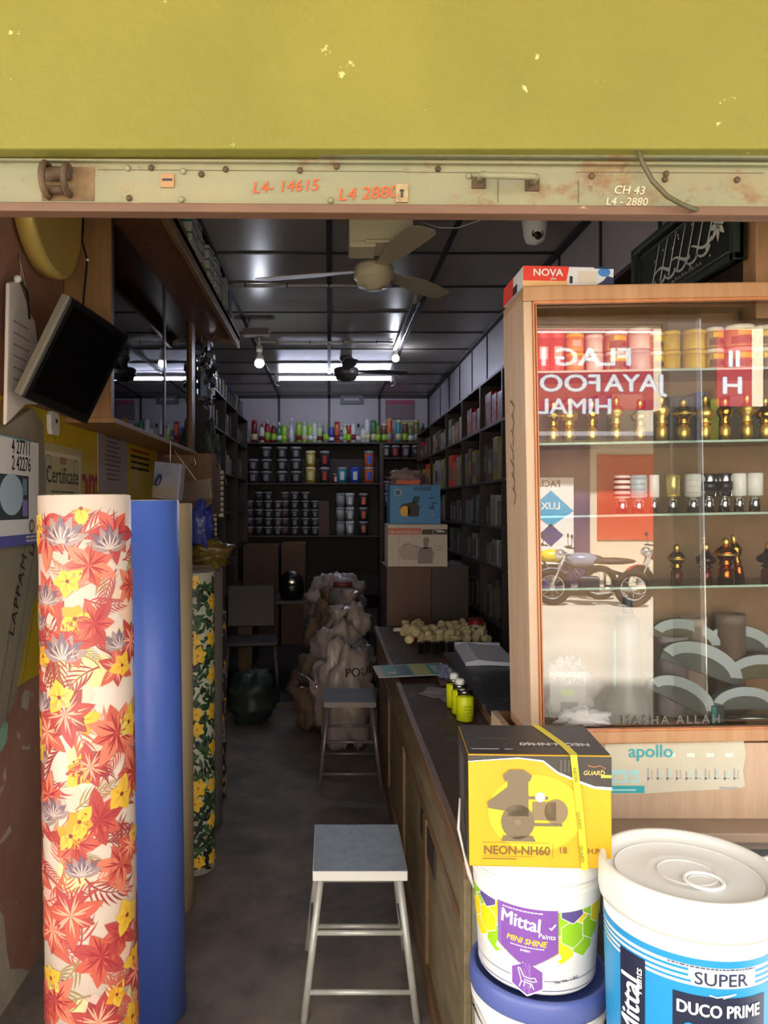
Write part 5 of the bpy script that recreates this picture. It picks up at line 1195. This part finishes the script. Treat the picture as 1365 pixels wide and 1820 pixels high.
m_br2=M('aged_brass',(206,160,70),.22,metal=1); m_cop=M('copper_orange_metal',(206,104,44),.2,metal=1); m_mar=M('maroon_lacquer',(110,50,44),.2,metal=.6); m_dpu=M('dark_purple_metal',(70,44,56),.2,metal=.8)
for k,px in enumerate((985,1013,1054,1097,1139,1178,1216,1255,1290,1329,1362)):
    finial(px,31 if k!=6 else 38,84 if k%2 else 78,.058,SH['b'],'polished brass curtain finial, %s from the left in the upper row'%ORD[k],'brass finials in the upper row',body=m_brass if k%2 else m_br2,base=m_brass,k=k)
# chrome rod ends
m_lb=M('light_blue_sleeve',(150,200,206),.25); m_wh=M('white_lacquer_sleeve',(226,226,220),.25); m_blk=M('black_sleeve',(48,48,54),.25,metal=.3); m_gy=M('gold_cream_sleeve',(226,206,130),.2,metal=.6)
ch=[(1105,28,m_wh,m_blk,'purple-black striped'),(1134,30,m_lb,m_lb,'light blue ridged'),(1162,18,m_wh,None,'slim white'),(1195,24,m_gy,m_brass,'gold and cream'),(1231,28,m_wh,None,'white ribbed'),(1259,27,m_chrome,m_blk,'black-banded silver'),(1287,27,m_chrome,m_blk,'black-banded silver'),(1313,24,m_wh,None,'plain white'),(1341,27,m_wh,None,'plain white')]
for k,(px,wp,ma,mb2,ds) in enumerate(ch):
    dy=.06; h=w1px(68,dy); r_=w1px(wp,dy)/2; p=cp(px,dy,SH['c'])
    t=thing('curtain_rod_end','%s curtain rod end, %s from the left in the chrome row'%(ds,ORD[k]),'curtain rod end',tuple(p),0,'chrome rod ends on the third shelf of the case')
    MB().lathe([(0,0),(r_*.66,0),(r_*.66,h*.34),(r_*.45,h*.36),(r_*.42,h*.42)],m_chrome,seg=28).build('socket',t)
    b=MB().lathe([(r_*.5,h*.40),(r_,h*.42),(r_,h*.98),(r_*.9,h),(0,h)],ma,seg=32)
    if mb2 is m_blk and k>1: b.lathe([(r_+.0006,h*.56),(r_+.0006,h*.80)],m_blk,seg=28)
    elif k==0:
        for q in range(4): b.lathe([(r_+.0006,h*(.45+.14*q)),(r_+.0006,h*(.51+.14*q))],m_blk,seg=28)
    elif k==1:
        for q in range(4): b.torus((0,0,h*(.48+.14*q)),r_,r_*.07,M('blue_ridge',(110,170,190),.3),'z',24,6)
    elif k in (4,): 
        for q in range(3): b.torus((0,0,h*(.52+.16*q)),r_,r_*.03,sc,'z',24,6)
    elif k==3: b.torus((0,0,h*.95),r_*.95,r_*.1,m_brass,'z',24,8).torus((0,0,h*.45),r_*.95,r_*.14,m_brass,'z',24,8)
    b.build('sleeve',t)
# lower brass row
low=[(1200,32,72,m_br2,m_mar,'orange-gold finial with a maroon socket',0,0),(1252,34,72,m_dpu,m_mar,'dark purple finial with a brass knob',0,1),(1287,40,82,m_cop,m_cop,'round copper-orange finial with a brass knob',0,0),(1313,26,84,m_br2,m_cop,'leaning brass and copper finial',-.16,2),(1364,40,72,m_dpu,m_mar,'dark finial at the right frame edge',0,1)]
for k,(px,wp,hp,ma,mb2,ds,tl,kk) in enumerate(low):
    finial(px,wp,hp,.06 if k!=3 else .10,SH['d'],ds+' on the fourth shelf of the glass case','brass and copper finials on the fourth shelf',body=ma,base=mb2,tilt=tl,k=kk)
# bottom of the case
ZB=.018
p=cp(1008,.07,ZB)
t=thing('polythene_packet','clear polythene packet with a grey card and lime label at the case bottom left','packet',tuple(p))
MB().ball((0,.01,.07),(.062,.025,.075),film('clear_film',(220,220,226),.28),28,18,crumple=.35,cs=9,seed=14,zmin=0).build('film',t)
b=MB().box(-.045,.04,.015,.022,.002,.115,M('pale_grey_card',(178,178,180),.5)); b.art([(place2(text2d('GUPTAS',.018,.02,align='CENTER'),0,.09),M('card_grey_text',(90,90,96),.5),1),(rect(-.018,.06,.012,.075),M('card_lime',(160,200,50),.5),1),(rect(-.02,.02,.02,.045),M('card_dark',(80,70,80),.5),1),(rect(-.04,.004,.03,.014),oc,1)],plane_map((0,.015,0),(1,0,0),(0,0,1)))
b.build('card',t)
MB().ball((.02,-.03,.02),(.06,.02,.022),M('white_crinkle',(206,206,214),.3,bump=.6,scale=30),20,12,crumple=.6,seed=3,zmin=0).build('crumpled_end',t)
p=cp(1108,.10,ZB)
t=thing('rolled_packet','tall grey rolled packet with green edge standing in the case','packet',tuple(p))
MB().lathe([(0,0),(.052,.004),(.056,.03),(.03,.08),(.03,.20),(.026,.235),(.012,.25)],M('grey_polythene_roll',(104,106,98),.4,rgb2=(78,80,76),scale=10,stretch=(1,1,.3)),seg=24).build('roll',t)
MB().lathe([(0,.24),(.012,.245),(.012,.285),(0,.29)],M('dark_tip',(40,46,46),.4),seg=14).build('tip',t)
MB().box(-.034,-.026,-.006,.006,.03,.21,M('green_edge',(30,130,90),.4)).build('green_strip',t,bevel=.002)
# bangles like fans of rounded pads
m_pd=M('grey_pad_body',(74,78,78),.5); m_pr=M('pale_blue_grey_pad_rim',(160,172,176),.4); m_po=M('olive_pad_body',(80,76,48),.5)
def pad(px,py,dy,s,rz,mm,label):
    wpt=W(px,py,YF_+dy); t=thing('rounded_pad',label,'rounded pad',tuple(wpt),0,'rounded pads heaped in the case',rot=(0,rz,0))
    A_=[R(a) for a in range(15,166,10)]
    MB().prism([(s*math.cos(a),s*math.sin(a)*.62) for a in A_]+[(-s*.97,-.006),(s*.97,-.006)],-.012,.012,mm,'y').build('pad',t,bevel=.003)
    arc=[(s*1.02*math.cos(a),s*.62*1.02*math.sin(a)) for a in A_]; inn=[(s*.74*math.cos(a),s*.36*math.sin(a)) for a in reversed(A_)]
    b=MB()
    n_=len(arc); 
    for i in range(n_-1): 
        q=[arc[i],arc[i+1],inn[n_-2-i],inn[n_-1-i]]; b.prism(q,-.0145,-.0105,m_pr,'y')
    b.build('rim',t)
for k,(px,py,dy,s,rz,mm) in enumerate(((1215,1140,.17,.085,.25,m_po),(1310,1150,.18,.085,.12,m_pd),(1345,1200,.13,.08,-.05,m_po),(1240,1190,.12,.1,.35,m_pd),(1320,1255,.07,.075,0,m_pd),(1205,1245,.075,.085,.45,m_pd))):
    pad(px,py,dy*.72,s,rz,mm,'rounded pad with pale rim, %s of the heap in the case'%['upper left one','upper middle one','olive right-hand one','widest middle one','lowest right one','lowest left one'][k])
for k,(px,dy,r_,h,c_) in enumerate(((1188,.2,.034,.19,(150,140,150)),(1225,.22,.03,.23,(170,150,140)),(1290,.2,.035,.24,(120,104,90)))):
    can('plastic_jar','%s at the back of the case bottom'%['pale violet ribbed jar','pinkish beige tall jar','brown tall jar'][k],'jar',*cp(px,dy*.62,ZB),r_,h,M('case_jar_%d'%k,c_,.5),None,'jars at the back of the case bottom')
t=thing('rod_tray','clear tray with steel rods lying at the right of the case bottom','tray',tuple(cp(1318,.05,ZB)))
MB().box(-.05,.12,-.02,.02,.0,.022,gsm).build('tray',t)
for q in range(3): MB().tube([(-.045,-.012+.012*q,.012),(.115,-.012+.012*q,.012)],.004,m_steel,8).build('rod',t)
tag(MB().box(-.014,.014,-.01,.02,0,.042,M('teal_black_box',(34,50,52),.4)).box(-.0145,-.004,-.0105,.0205,.001,.041,M('teal_side',(40,120,120),.4)).build('small_box',loc=tuple(cp(1266,.045,ZB)),bevel=.001),'tiny teal and black box standing behind the lettering in the case','box')
le=MB(); le.art([(place2(text2d('MASHA ALLAH',.0265,.02,spacing=1.35,sx=1.0),.205,.032),M('pale_sticker_letters',(84,86,80),.5),2)],plane_map((0,.004,0),(1,0,0),(0,0,1)))
le.build('glass_lettering',case)
# --- lower front of the case stand
st=thing('case_stand','pale plywood stand under the display case with a peeling sticker','stand',(.33,YF_,0)); O=(.33,YF_,0)
MB().box(.345,1.19,YF_+.0,YF_+.02,H-.70,CB-.004,m_palewood).build('front_panel',st,O,bevel=.002)
MB().box(.42,.436,YF_+.02,1.99,CT,CB-.004,m_palewood).build('side_panel',st,O)
MB().box(.44,1.19,1.98,1.99,CT,CB-.004,m_brownwood).build('back_panel',st,O)
MB().box(.5,1.19,YF_-.075,YF_+.02,H-.722,H-.70,M('dusty_ledge',(150,128,108),.6,rgb2=(130,110,92),scale=6)).build('ledge',st,O,bevel=.004)
MB().box(.5,1.19,YF_-.05,YF_+.02,H-.745,H-.722,M('grey_brown_ledge_face',(132,116,104),.7)).build('ledge_face',st,O)
struct(MB().box(.5,1.62,YF_-.02,YF_+.02,0,H-.745,m_granite).box(.33,.5,YF_-.03,YF_-.002,0,.7,m_concrete).build('wall_low_plinth'))
# sticker
stk=M('worn_sticker_paper',(186,182,164),.6,rgb2=(174,166,144),scale=5); patches(stk,(182,158,130),12,(.64,.67))
def stx(px): return (px-VX)/F*YF_-.33
def stz(py): return H+(VY-py)/F*YF_
b=MB(); mp=plane_map((0,-.0004,0),(1,0,0),(0,0,1)); tl=M('sticker_teal',(40,150,160),.5); lb=M('sticker_pale_teal',(150,196,200),.5); gyk=M('sticker_grey_print',(150,150,146),.5)
tea=[(stx(1075),stz(1411)),(stx(1150),stz(1410)),(stx(1230),stz(1405)),(stx(1300),stz(1402)),(stx(1324),stz(1398)),(stx(1320),stz(1370)),(stx(1325),stz(1340)),(stx(1321),stz(1314)),(stx(1290),stz(1318)),(stx(1180),stz(1320)),(stx(1075),stz(1322))]
it=[(tea,stk,1),(place2(text2d('apollo',.040,.018,sx=1.02),stx(1116),stz(1345)),tl,3),(rect(stx(1075),stz(1409),stx(1145),stz(1396)),tl,2)]
for k,(a,c0) in enumerate(((1086,1113),(1118,1135))): it.append((rect(stx(a),stz(1391),stx(c0),stz(1368)),lb,2)); it.append((rect(stx(a+4),stz(1387),stx(c0-4),stz(1376)),stk,3))
rg=random.Random(15)
for k in range(10):
    x=1150+k*17; 
    it+=[(rect(stx(x),stz(1384+rg.random()*4),stx(x+3),stz(1364+rg.random()*6)),gyk,2),(rect(stx(x),stz(1384),stx(x+11),stz(1382)),gyk,2),(rect(stx(x+7),stz(1382),stx(x+9),stz(1368)),lb if k%3 else gyk,2)]
for k in range(4): it.append((rect(stx(1186+34*k),stz(1345),stx(1200+34*k),stz(1338)),M('sticker_faint',(196,202,190),.5),2))
it+=[(rect(stx(1278),stz(1402),stx(1310),stz(1398)),gyk,2),(rect(stx(1082),stz(1402),stx(1130),stz(1405)),lb,3)]
b.art(it,mp); b.build('sticker',st)
# NOVA carton on the case
t=thing('small_carton','flat red and white NOVA carton lying on top of the glass case','carton',(.437,1.735,H+.497),R(-.2),rot=(0,R(1.0),0))
nb=MB().box(0,.205,0,.19,0,.046,M('nova_white',(206,206,210),.5)); nb.build('box',t,bevel=.0015)
b=MB(); mp=plane_map((0,-.0002,0),(1,0,0),(0,0,1)); nr=M('nova_red',(206,58,44),.5)
b.art([([(0,.013),(.098,.013),(.104,.046),(0,.046)],nr,1),(rect(0,0,.1,.013),M('nova_tan',(220,170,116),.5),1),(place2(text2d('NOVA',.0225,.035,sx=1.05),.022,.024),m_paper,3),(place2(text2d('plus',.008,.02),.062,.0155),m_paper,3),(rect(.125,.008,.165,.036),M('nova_beige',(200,190,176),.5),2),
   (place2(ngon(0,0,.014,16,.010),.183,.034),M('nova_blue',(60,120,190),.5),2),([(.165,.005),(.205,.005),(.205,.022),(.19,.026),(.18,.014)],M('nova_navy',(40,48,84),.5),2),(rect(.105,.008,.112,.024),m_ink,2),(rect(.16,.042,.205,.046),M('nova_navy',(40,48,84),.5),2)],mp)
b.art([(rect(0,0,.1,.046),nr,1),(rect(.1,0,.14,.02),m_ink,1)],plane_map((-.0002,.19,0),(0,-1,0),(0,0,1)))
b.build('print',t)

# ================================================================== BUCKETS AND PUMP CARTON
m_lid=M('translucent_lid',(214,212,206),.3)
def bucket(label,x,y,z,rt,rb,h,lidm,collar=True,group='paint buckets outside the counter'):
    t=thing('paint_bucket',label,'paint bucket',(x,y,z),0,group)
    rad=lambda v: rb+(rt-rb)*max(0,min(1,v/(h*.84)))
    bd=MB().lathe([(0,0),(rb*.96,0),(rb,.006),(rt,h*.84),(rt,h*.86)],m_white,seg=72)
    if collar: MB().lathe([(rt*1.0,h*.76),(rt*1.035,h*.765),(rt*1.035,h*.80),(rt*1.0,h*.805)],m_white,seg=72).build('collar_ring',t,bevel=.001)
    MB().lathe([(rt*1.0,h*.84),(rt*1.045,h*.845),(rt*1.06,h*.87),(rt*1.06,h*.965),(rt*1.035,h),(rt*.985,h),(rt*.965,h*.985),(rt*.955,h*.955),(rt*.5,h*.955),(rt*.47,h*.958),(rt*.45,h*.955),(0,h*.955)],lidm,seg=72).build('lid',t)
    return t,bd,rad
MX,MY=.413,1.535
# lower bucket
t,bd,rad=bucket('white bucket with dark blue lid under the upper labelled bucket',MX+.004,MY,.36,.127,.118,.281,M('blue_lid',(84,98,160),.35))
lb_=[(rect(-.2,.10,.2,.115),M('bucket_blue_line',(60,150,200),.5),1)]
bd.art(lb_,cyl_map((0,0,0),rad,-PI/2),slices=.02); bd.build('pail',t)
MB().tube([(.127*math.cos(a)*1.05,.127*math.sin(a)*1.05-.004,.21-.10*math.sin(-a)**2) for a in [R(q) for q in range(-175,-4,12)]],.0022,m_steel,6).build('wire_handle',t)
# upper bucket
uz=.642; uh=.248
t,bd,rad=bucket('white paint bucket with purple, lime and yellow label under the pump carton',MX,MY,uz,.123,.113,uh,m_white)
pu=M('label_purple',(124,78,160),.4); lm_=M('label_lime',(150,200,30),.4); ye=M('label_yellow',(240,214,30),.4); dpu=M('label_deep_purple',(96,80,140),.4); wt=M('label_white',(244,244,244),.4)
mf0=cyl_map((0,0,0),rad,-PI/2-.40)
mf=lambda u,v,l:mf0(u,v-.011,l*.5)
def hexg(u,v,r): return ngon(u,v,r,6,a0=R(30))
it=[]
it.append((rect(-.17,.040,.17,.041),dpu,1))
# hexagon fields left and right
def hexfield(sgn_,cols):
    for i,(du,dv,m_) in enumerate(cols):
        u=sgn_*(.045+du); v=dv; it.append((hexg(u,v,.0285),wt,1+i*.8)); it.append((hexg(u,v,.0268),m_,1.4+i*.8))
hexfield(1,[(.018,.150,lm_),(.018,.100,ye),(.064,.158,ye),(.064,.108,lm_),(.041,.128,lm_),(.041,.175,dpu),(.087,.135,lm_),(.087,.180,lm_),(.110,.158,ye)])
hexfield(-1,[(.018,.150,ye),(.018,.098,lm_),(.064,.155,lm_),(.064,.108,ye),(.041,.126,ye),(.041,.175,dpu),(.087,.135,ye),(.087,.180,lm_),(.110,.16,lm_)])
it.append((rect(-.2,.172,.2,.20),m_white,10))
it.append(([(-.056,.096),(0,.062),(.056,.096),(.056,.176),(-.056,.176)],pu,12))
it.append(([(-.058,.095),(0,.060),(.058,.095),(.062,.085),(0,.048),(-.062,.085)],wt,11))
it.append((place2(text2d('Mittal',.036,.03,sx=.90),-.050,.140,R(-5)),wt,14)); it.append((place2(text2d('Paints',.013,.01),.020,.124,R(-5)),wt,14))
it.append((place2(text2d('MINI SHINE',.0155,.03,.25,sx=.92),-.038,.109,R(-2)),ye,14)); it.append((stroke([(.040,.144),(.043,.140),(.051,.150)],.003),wt,14))
rg=random.Random(77)
it+=[(g,wt,14) for g,_,_ in lines_of_text(-.045,.045,.168,.168,1,.0022,wt,rg)+lines_of_text(-.030,.032,.101,.101,1,.0018,wt,rg)]
it.append((place2(text2d('SHEEN',.006,.01),-.012,.093),wt,14))
# purple hexagon with a chair
it.append((hexg(0,.043,.0345),wt,12)); it.append((hexg(0,.043,.0315),pu,13))
ch_=[stroke([(-.016,.060),(-.012,.060),(-.006,.046),(.006,.044)],.0018),stroke([(-.016,.060),(-.010,.036),(.008,.034)],.0018),stroke([(.006,.044),(.014,.046),(.017,.040),(.010,.038),(-.004,.040)],.0018),stroke([(-.010,.036),(-.014,.024)],.0018),stroke([(.008,.034),(.012,.024)],.0018),stroke([(-.004,.034),(-.006,.027)],.0015),stroke([(.006,.035),(.006,.026)],.0015)]
it+=[(g,wt,15) for g in ch_]
it.append((place2(text2d('Net Wt : 1 KG',.008,.01),.048,.036,R(6)),m_ink,2))
it.append((stroke([(-.18+.02*k,.022) for k in range(19)],.0012),dpu,2))
bd.art(it,mf,slices=.008); bd.build('pail',t)
# big bucket
BX,BY=.622,1.335
t,bd,rad=bucket('large white bucket with blue DUCO PRIME label at lower right',BX,BY,.522,.138,.128,.41,m_lid,False)
mf1=cyl_map((0,0,0),rad,-PI/2-.28); mf=lambda u,v,l:mf1(u,v+.075,l)
tb=M('label_cerulean',(30,140,196),.4); nv=M('label_black_navy',(26,32,58),.4)
it=[(rect(-.42,.02,.42,.20),tb,1),(rect(-.42,.205,.42,.2085),tb,1),(rect(-.42,.2135,-.02,.2175),tb,1),(rect(.085,.2135,.42,.2175),tb,1),(rect(-.42,.2225,-.02,.2265),tb,1),(rect(.085,.2225,.42,.2265),tb,1),(rect(-.42,.2325,.42,.2435),tb,1),
 (place2(text2d('SUPER',.028,.02,sx=1.05),-.012,.2045),M('super_navy',(40,50,80),.5),3),(rect(-.016,.203,.084,.229),wt,2),
 (rect(-.042,.105,.105,.186),nv,3),(place2(text2d('DUCO PRIME',.0275,.035,sx=.80),-.037,.155),wt,5),(place2(text2d('CEMENT',.0270,.02,.0,sx=.9),-.028,.122),tb,5),
 (rect(-.135,.0,-.085,.215),nv,3),(place2(text2d('Mittal',.052,.03,sx=.9),-.095,.07,R(90)),wt,5),(place2(text2d('Paints',.018,.02),-.090,.155,R(90)),wt,5),
 (stroke([(.01,.19),(.02,.187),(.05,.193),(.03,.186)],.002),wt,6)]
rg=random.Random(70); it+=[(g,M('label_small_text',(70,84,110),.5),3) for g,_,_ in lines_of_text(-.05,.12,.2295,.2295,1,.0022,m_ink,rg)]
bd.art(it,mf,slices=.008); bd.build('pail',t)
b=MB(); zt=.41*.955+.0005
b.torus((0,-.0,zt),.048,.0022,m_lid,'z',40,6); b.torus((.012,-.035,zt+.002),.030,.0035,m_white,'z',36,6).torus((.012,-.035,zt),.0245,.0015,m_lid,'z',30,6)
b.torus((0,0,zt),.118,.0016,m_lid,'z',60,6)
b.build('lid_mouldings',t)
# right bucket
t,bd,rad=bucket('white bucket with teal label cut off by the right frame edge',.945,1.44,.435,.138,.128,.40,m_lid)
bd.art([(rect(-.42,.02,.42,.20),M('label_dark_teal',(24,110,130),.4),1),(rect(-.42,.205,.42,.235),M('label_mid_blue',(60,150,200),.4),1),(rect(-.30,.05,-.18,.17),nv,2)],cyl_map((0,0,0),rad,-PI/2),slices=.02); bd.build('pail',t)
struct(MB().box(.36,.56,1.38,1.69,0,.36,m_concrete).box(.47,.80,1.18,1.375,0,.522,m_concrete).box(.80,1.10,1.30,1.60,0,.435,m_concrete).build('floor_step_blocks'))
# --- yellow pump carton
PW,PD,PH=.256,.185,.205
PZ=uz+uh+.002
pcn=thing('pump_carton','yellow and black NEON-NH60 pump carton on top of the labelled bucket','carton',(.256,1.405,PZ),rot=(0,R(-.6),R(-4)))
m_yc=M('carton_yellow',(210,172,18),.4,rgb2=(206,142,22),scale=2.5,stretch=(1,1,1)); m_kc=M('carton_black',(58,54,50),.4,rgb2=(46,42,40),scale=10)
MB().box(0,PW,0,PD,0,PH,m_yc).build('box',pcn,bevel=.003)
b=MB(); F_=plane_map((0,-.0002,0),(1,0,0),(0,0,1)); T3=plane_map((0,0,PH+.0002),(1,0,0),(0,1,0)); S_=plane_map((-.0002,PD,0),(0,-1,0),(0,0,1))
wv=[(0,PH-.012),(.09,PH-.005),(.135,PH-.010),(.16,PH-.03),(.195,PH-.045),(.225,PH-.056),(PW,PH-.058)]
b.art([(wv+[(PW,PH-.0015),(0,PH-.0015)],m_kc,2)],F_)
b.art([(stroke([(p[0],p[1]-.001) for p in wv[2:]],.003,.005),wt,3),(stroke([(p[0],p[1]-.0005) for p in wv[:3]],.0012,.003),wt,3)],F_)
gp1=M('pump_khaki',(112,98,76),.5); gp2=M('pump_khaki_light',(128,110,80),.5)
b.art([(ngon(.12,.10,.085,30,.07),M('carton_glow_yellow',(216,190,40),.5),0)],F_)
b.art([(g,m,l+2) for g,m,l in pump_icon(.088,.103,.088,gp1,gp2,wt)],F_)
tx=M('carton_brown_text',(116,86,34),.5)
b.art([(place2(text2d('NEON-NH60',.0225,.028,sx=.93),.026,.024),tx,2),(rect(.024,.020,.115,.0206),tx,2),(rect(.024,.045,.145,.0456),tx,2),(rect(.150,.020,.1506,.045),tx,2),(place2(text2d('18',.016,.01),.160,.028),tx,2),(place2(text2d('H.P',.014,.01),.212,.028),tx,2),(rect(.024,.015,.085,.0165),tx,2),
   (place2(text2d('GUARD',.011,.02,.2),.205,PH-.034),M('carton_gold_text',(226,196,110),.5),5),(stroke([(.214,PH-.017),(.225,PH-.020),(.235,PH-.017),(.245,PH-.022),(.236,PH-.026)],.0014),M('carton_gold_line',(176,116,66),.5),5),(rect(.237,PH-.039,PW-.001,PH-.034),M('carton_lemon_tab',(230,228,60),.5),5)],F_)
b.art([(rect(.165+k*.007,PH-.03,.168+k*.007,PH-.008),M('carton_vents',(86,80,74),.5),3) for k in range(5)],F_)
b.art([(rect(0.001,.001,PW-.001,PD-.001),m_kc,1)],T3)
g=text2d('NEON-NH60',.024,.035,sx=.95,align='CENTER'); b.art([(place2(g,.168,.065,R(180)),m_paper,3)],T3)
b.art([(rect(.03,.09,.085,.0925),M('top_small_print',(150,110,70),.5),3),(rect(.01,.025,.06,.028),m_paper,3),(rect(.07,.025,.085,.028),m_paper,3)],T3)
b.art([(rect(.001,.001,PD-.001,PH-.001),m_kc,1)],S_)
rg=random.Random(8)
for k in range(14): z_=.03+.011*k; b.art([(g,m,3) for g,m,_ in lines_of_text(.05,.14,z_,z_,1,.003,M('side_small_print',(140,130,118),.6),rg)],S_)
b.build('print',pcn)
sm_=M('yellow_strap',(214,196,40),.4)
sb=MB(); sl=[(.150,PD*1.0),(.165,PD*.6),(.178,PD*.25),(.182,0)]
for a,c0 in zip(sl,sl[1:]): sb.add([(a[0],a[1],PH+.0026),(a[0]+.014,a[1],PH+.0026),(c0[0]+.014,c0[1],PH+.0026),(c0[0],c0[1],PH+.0026)],[(0,3,2,1)],sm_)
fr_=[(.182,PH+.0026),(.187,PH-.05),(.193,PH-.11),(.197,.04),(.200,0)]
for a,c0 in zip(fr_,fr_[1:]): sb.add([(a[0],-.0055,a[1]),(a[0]+.012,-.0055,a[1]),(c0[0]+.012,-.0055,c0[1]),(c0[0],-.0055,c0[1])],[(0,3,2,1)],sm_)
sb.add([(.182,0,PH+.0026),(.196,0,PH+.0026),(.194,-.0055,PH+.0026),(.182,-.0055,PH+.0026)],[(0,3,2,1)],sm_)
o_=sb.build('strap',pcn,solid=.0008)
for tx_,u_,v_ in (('GUARD',.1915,.105),('GUARD',.1955,.045),('NEON',.186,PH-.02)):
    st2=MB(); st2.art([(place2(text2d(tx_,.009,.01),u_,v_,R(-84)),M('strap_print',(120,116,40),.5),1)],plane_map((0,-.0065,0),(1,0,0),(0,0,1))); st2.build('strap_print',pcn)
# torn white film at the left of the carton and bucket
tag(MB().tube([(.25,1.47,PZ+.10),(.244,1.45,PZ+.05),(.252,1.44,PZ+.01),(.262,1.44,PZ-.03),(.272,1.45,PZ-.06)],[.003,.006,.004,.008,.003],film('torn_film',(226,224,216),.55),8,flat=.5).build('torn_film',origin=(.25,1.47,PZ)),'torn clear film clinging to the left of the yellow pump carton','film')
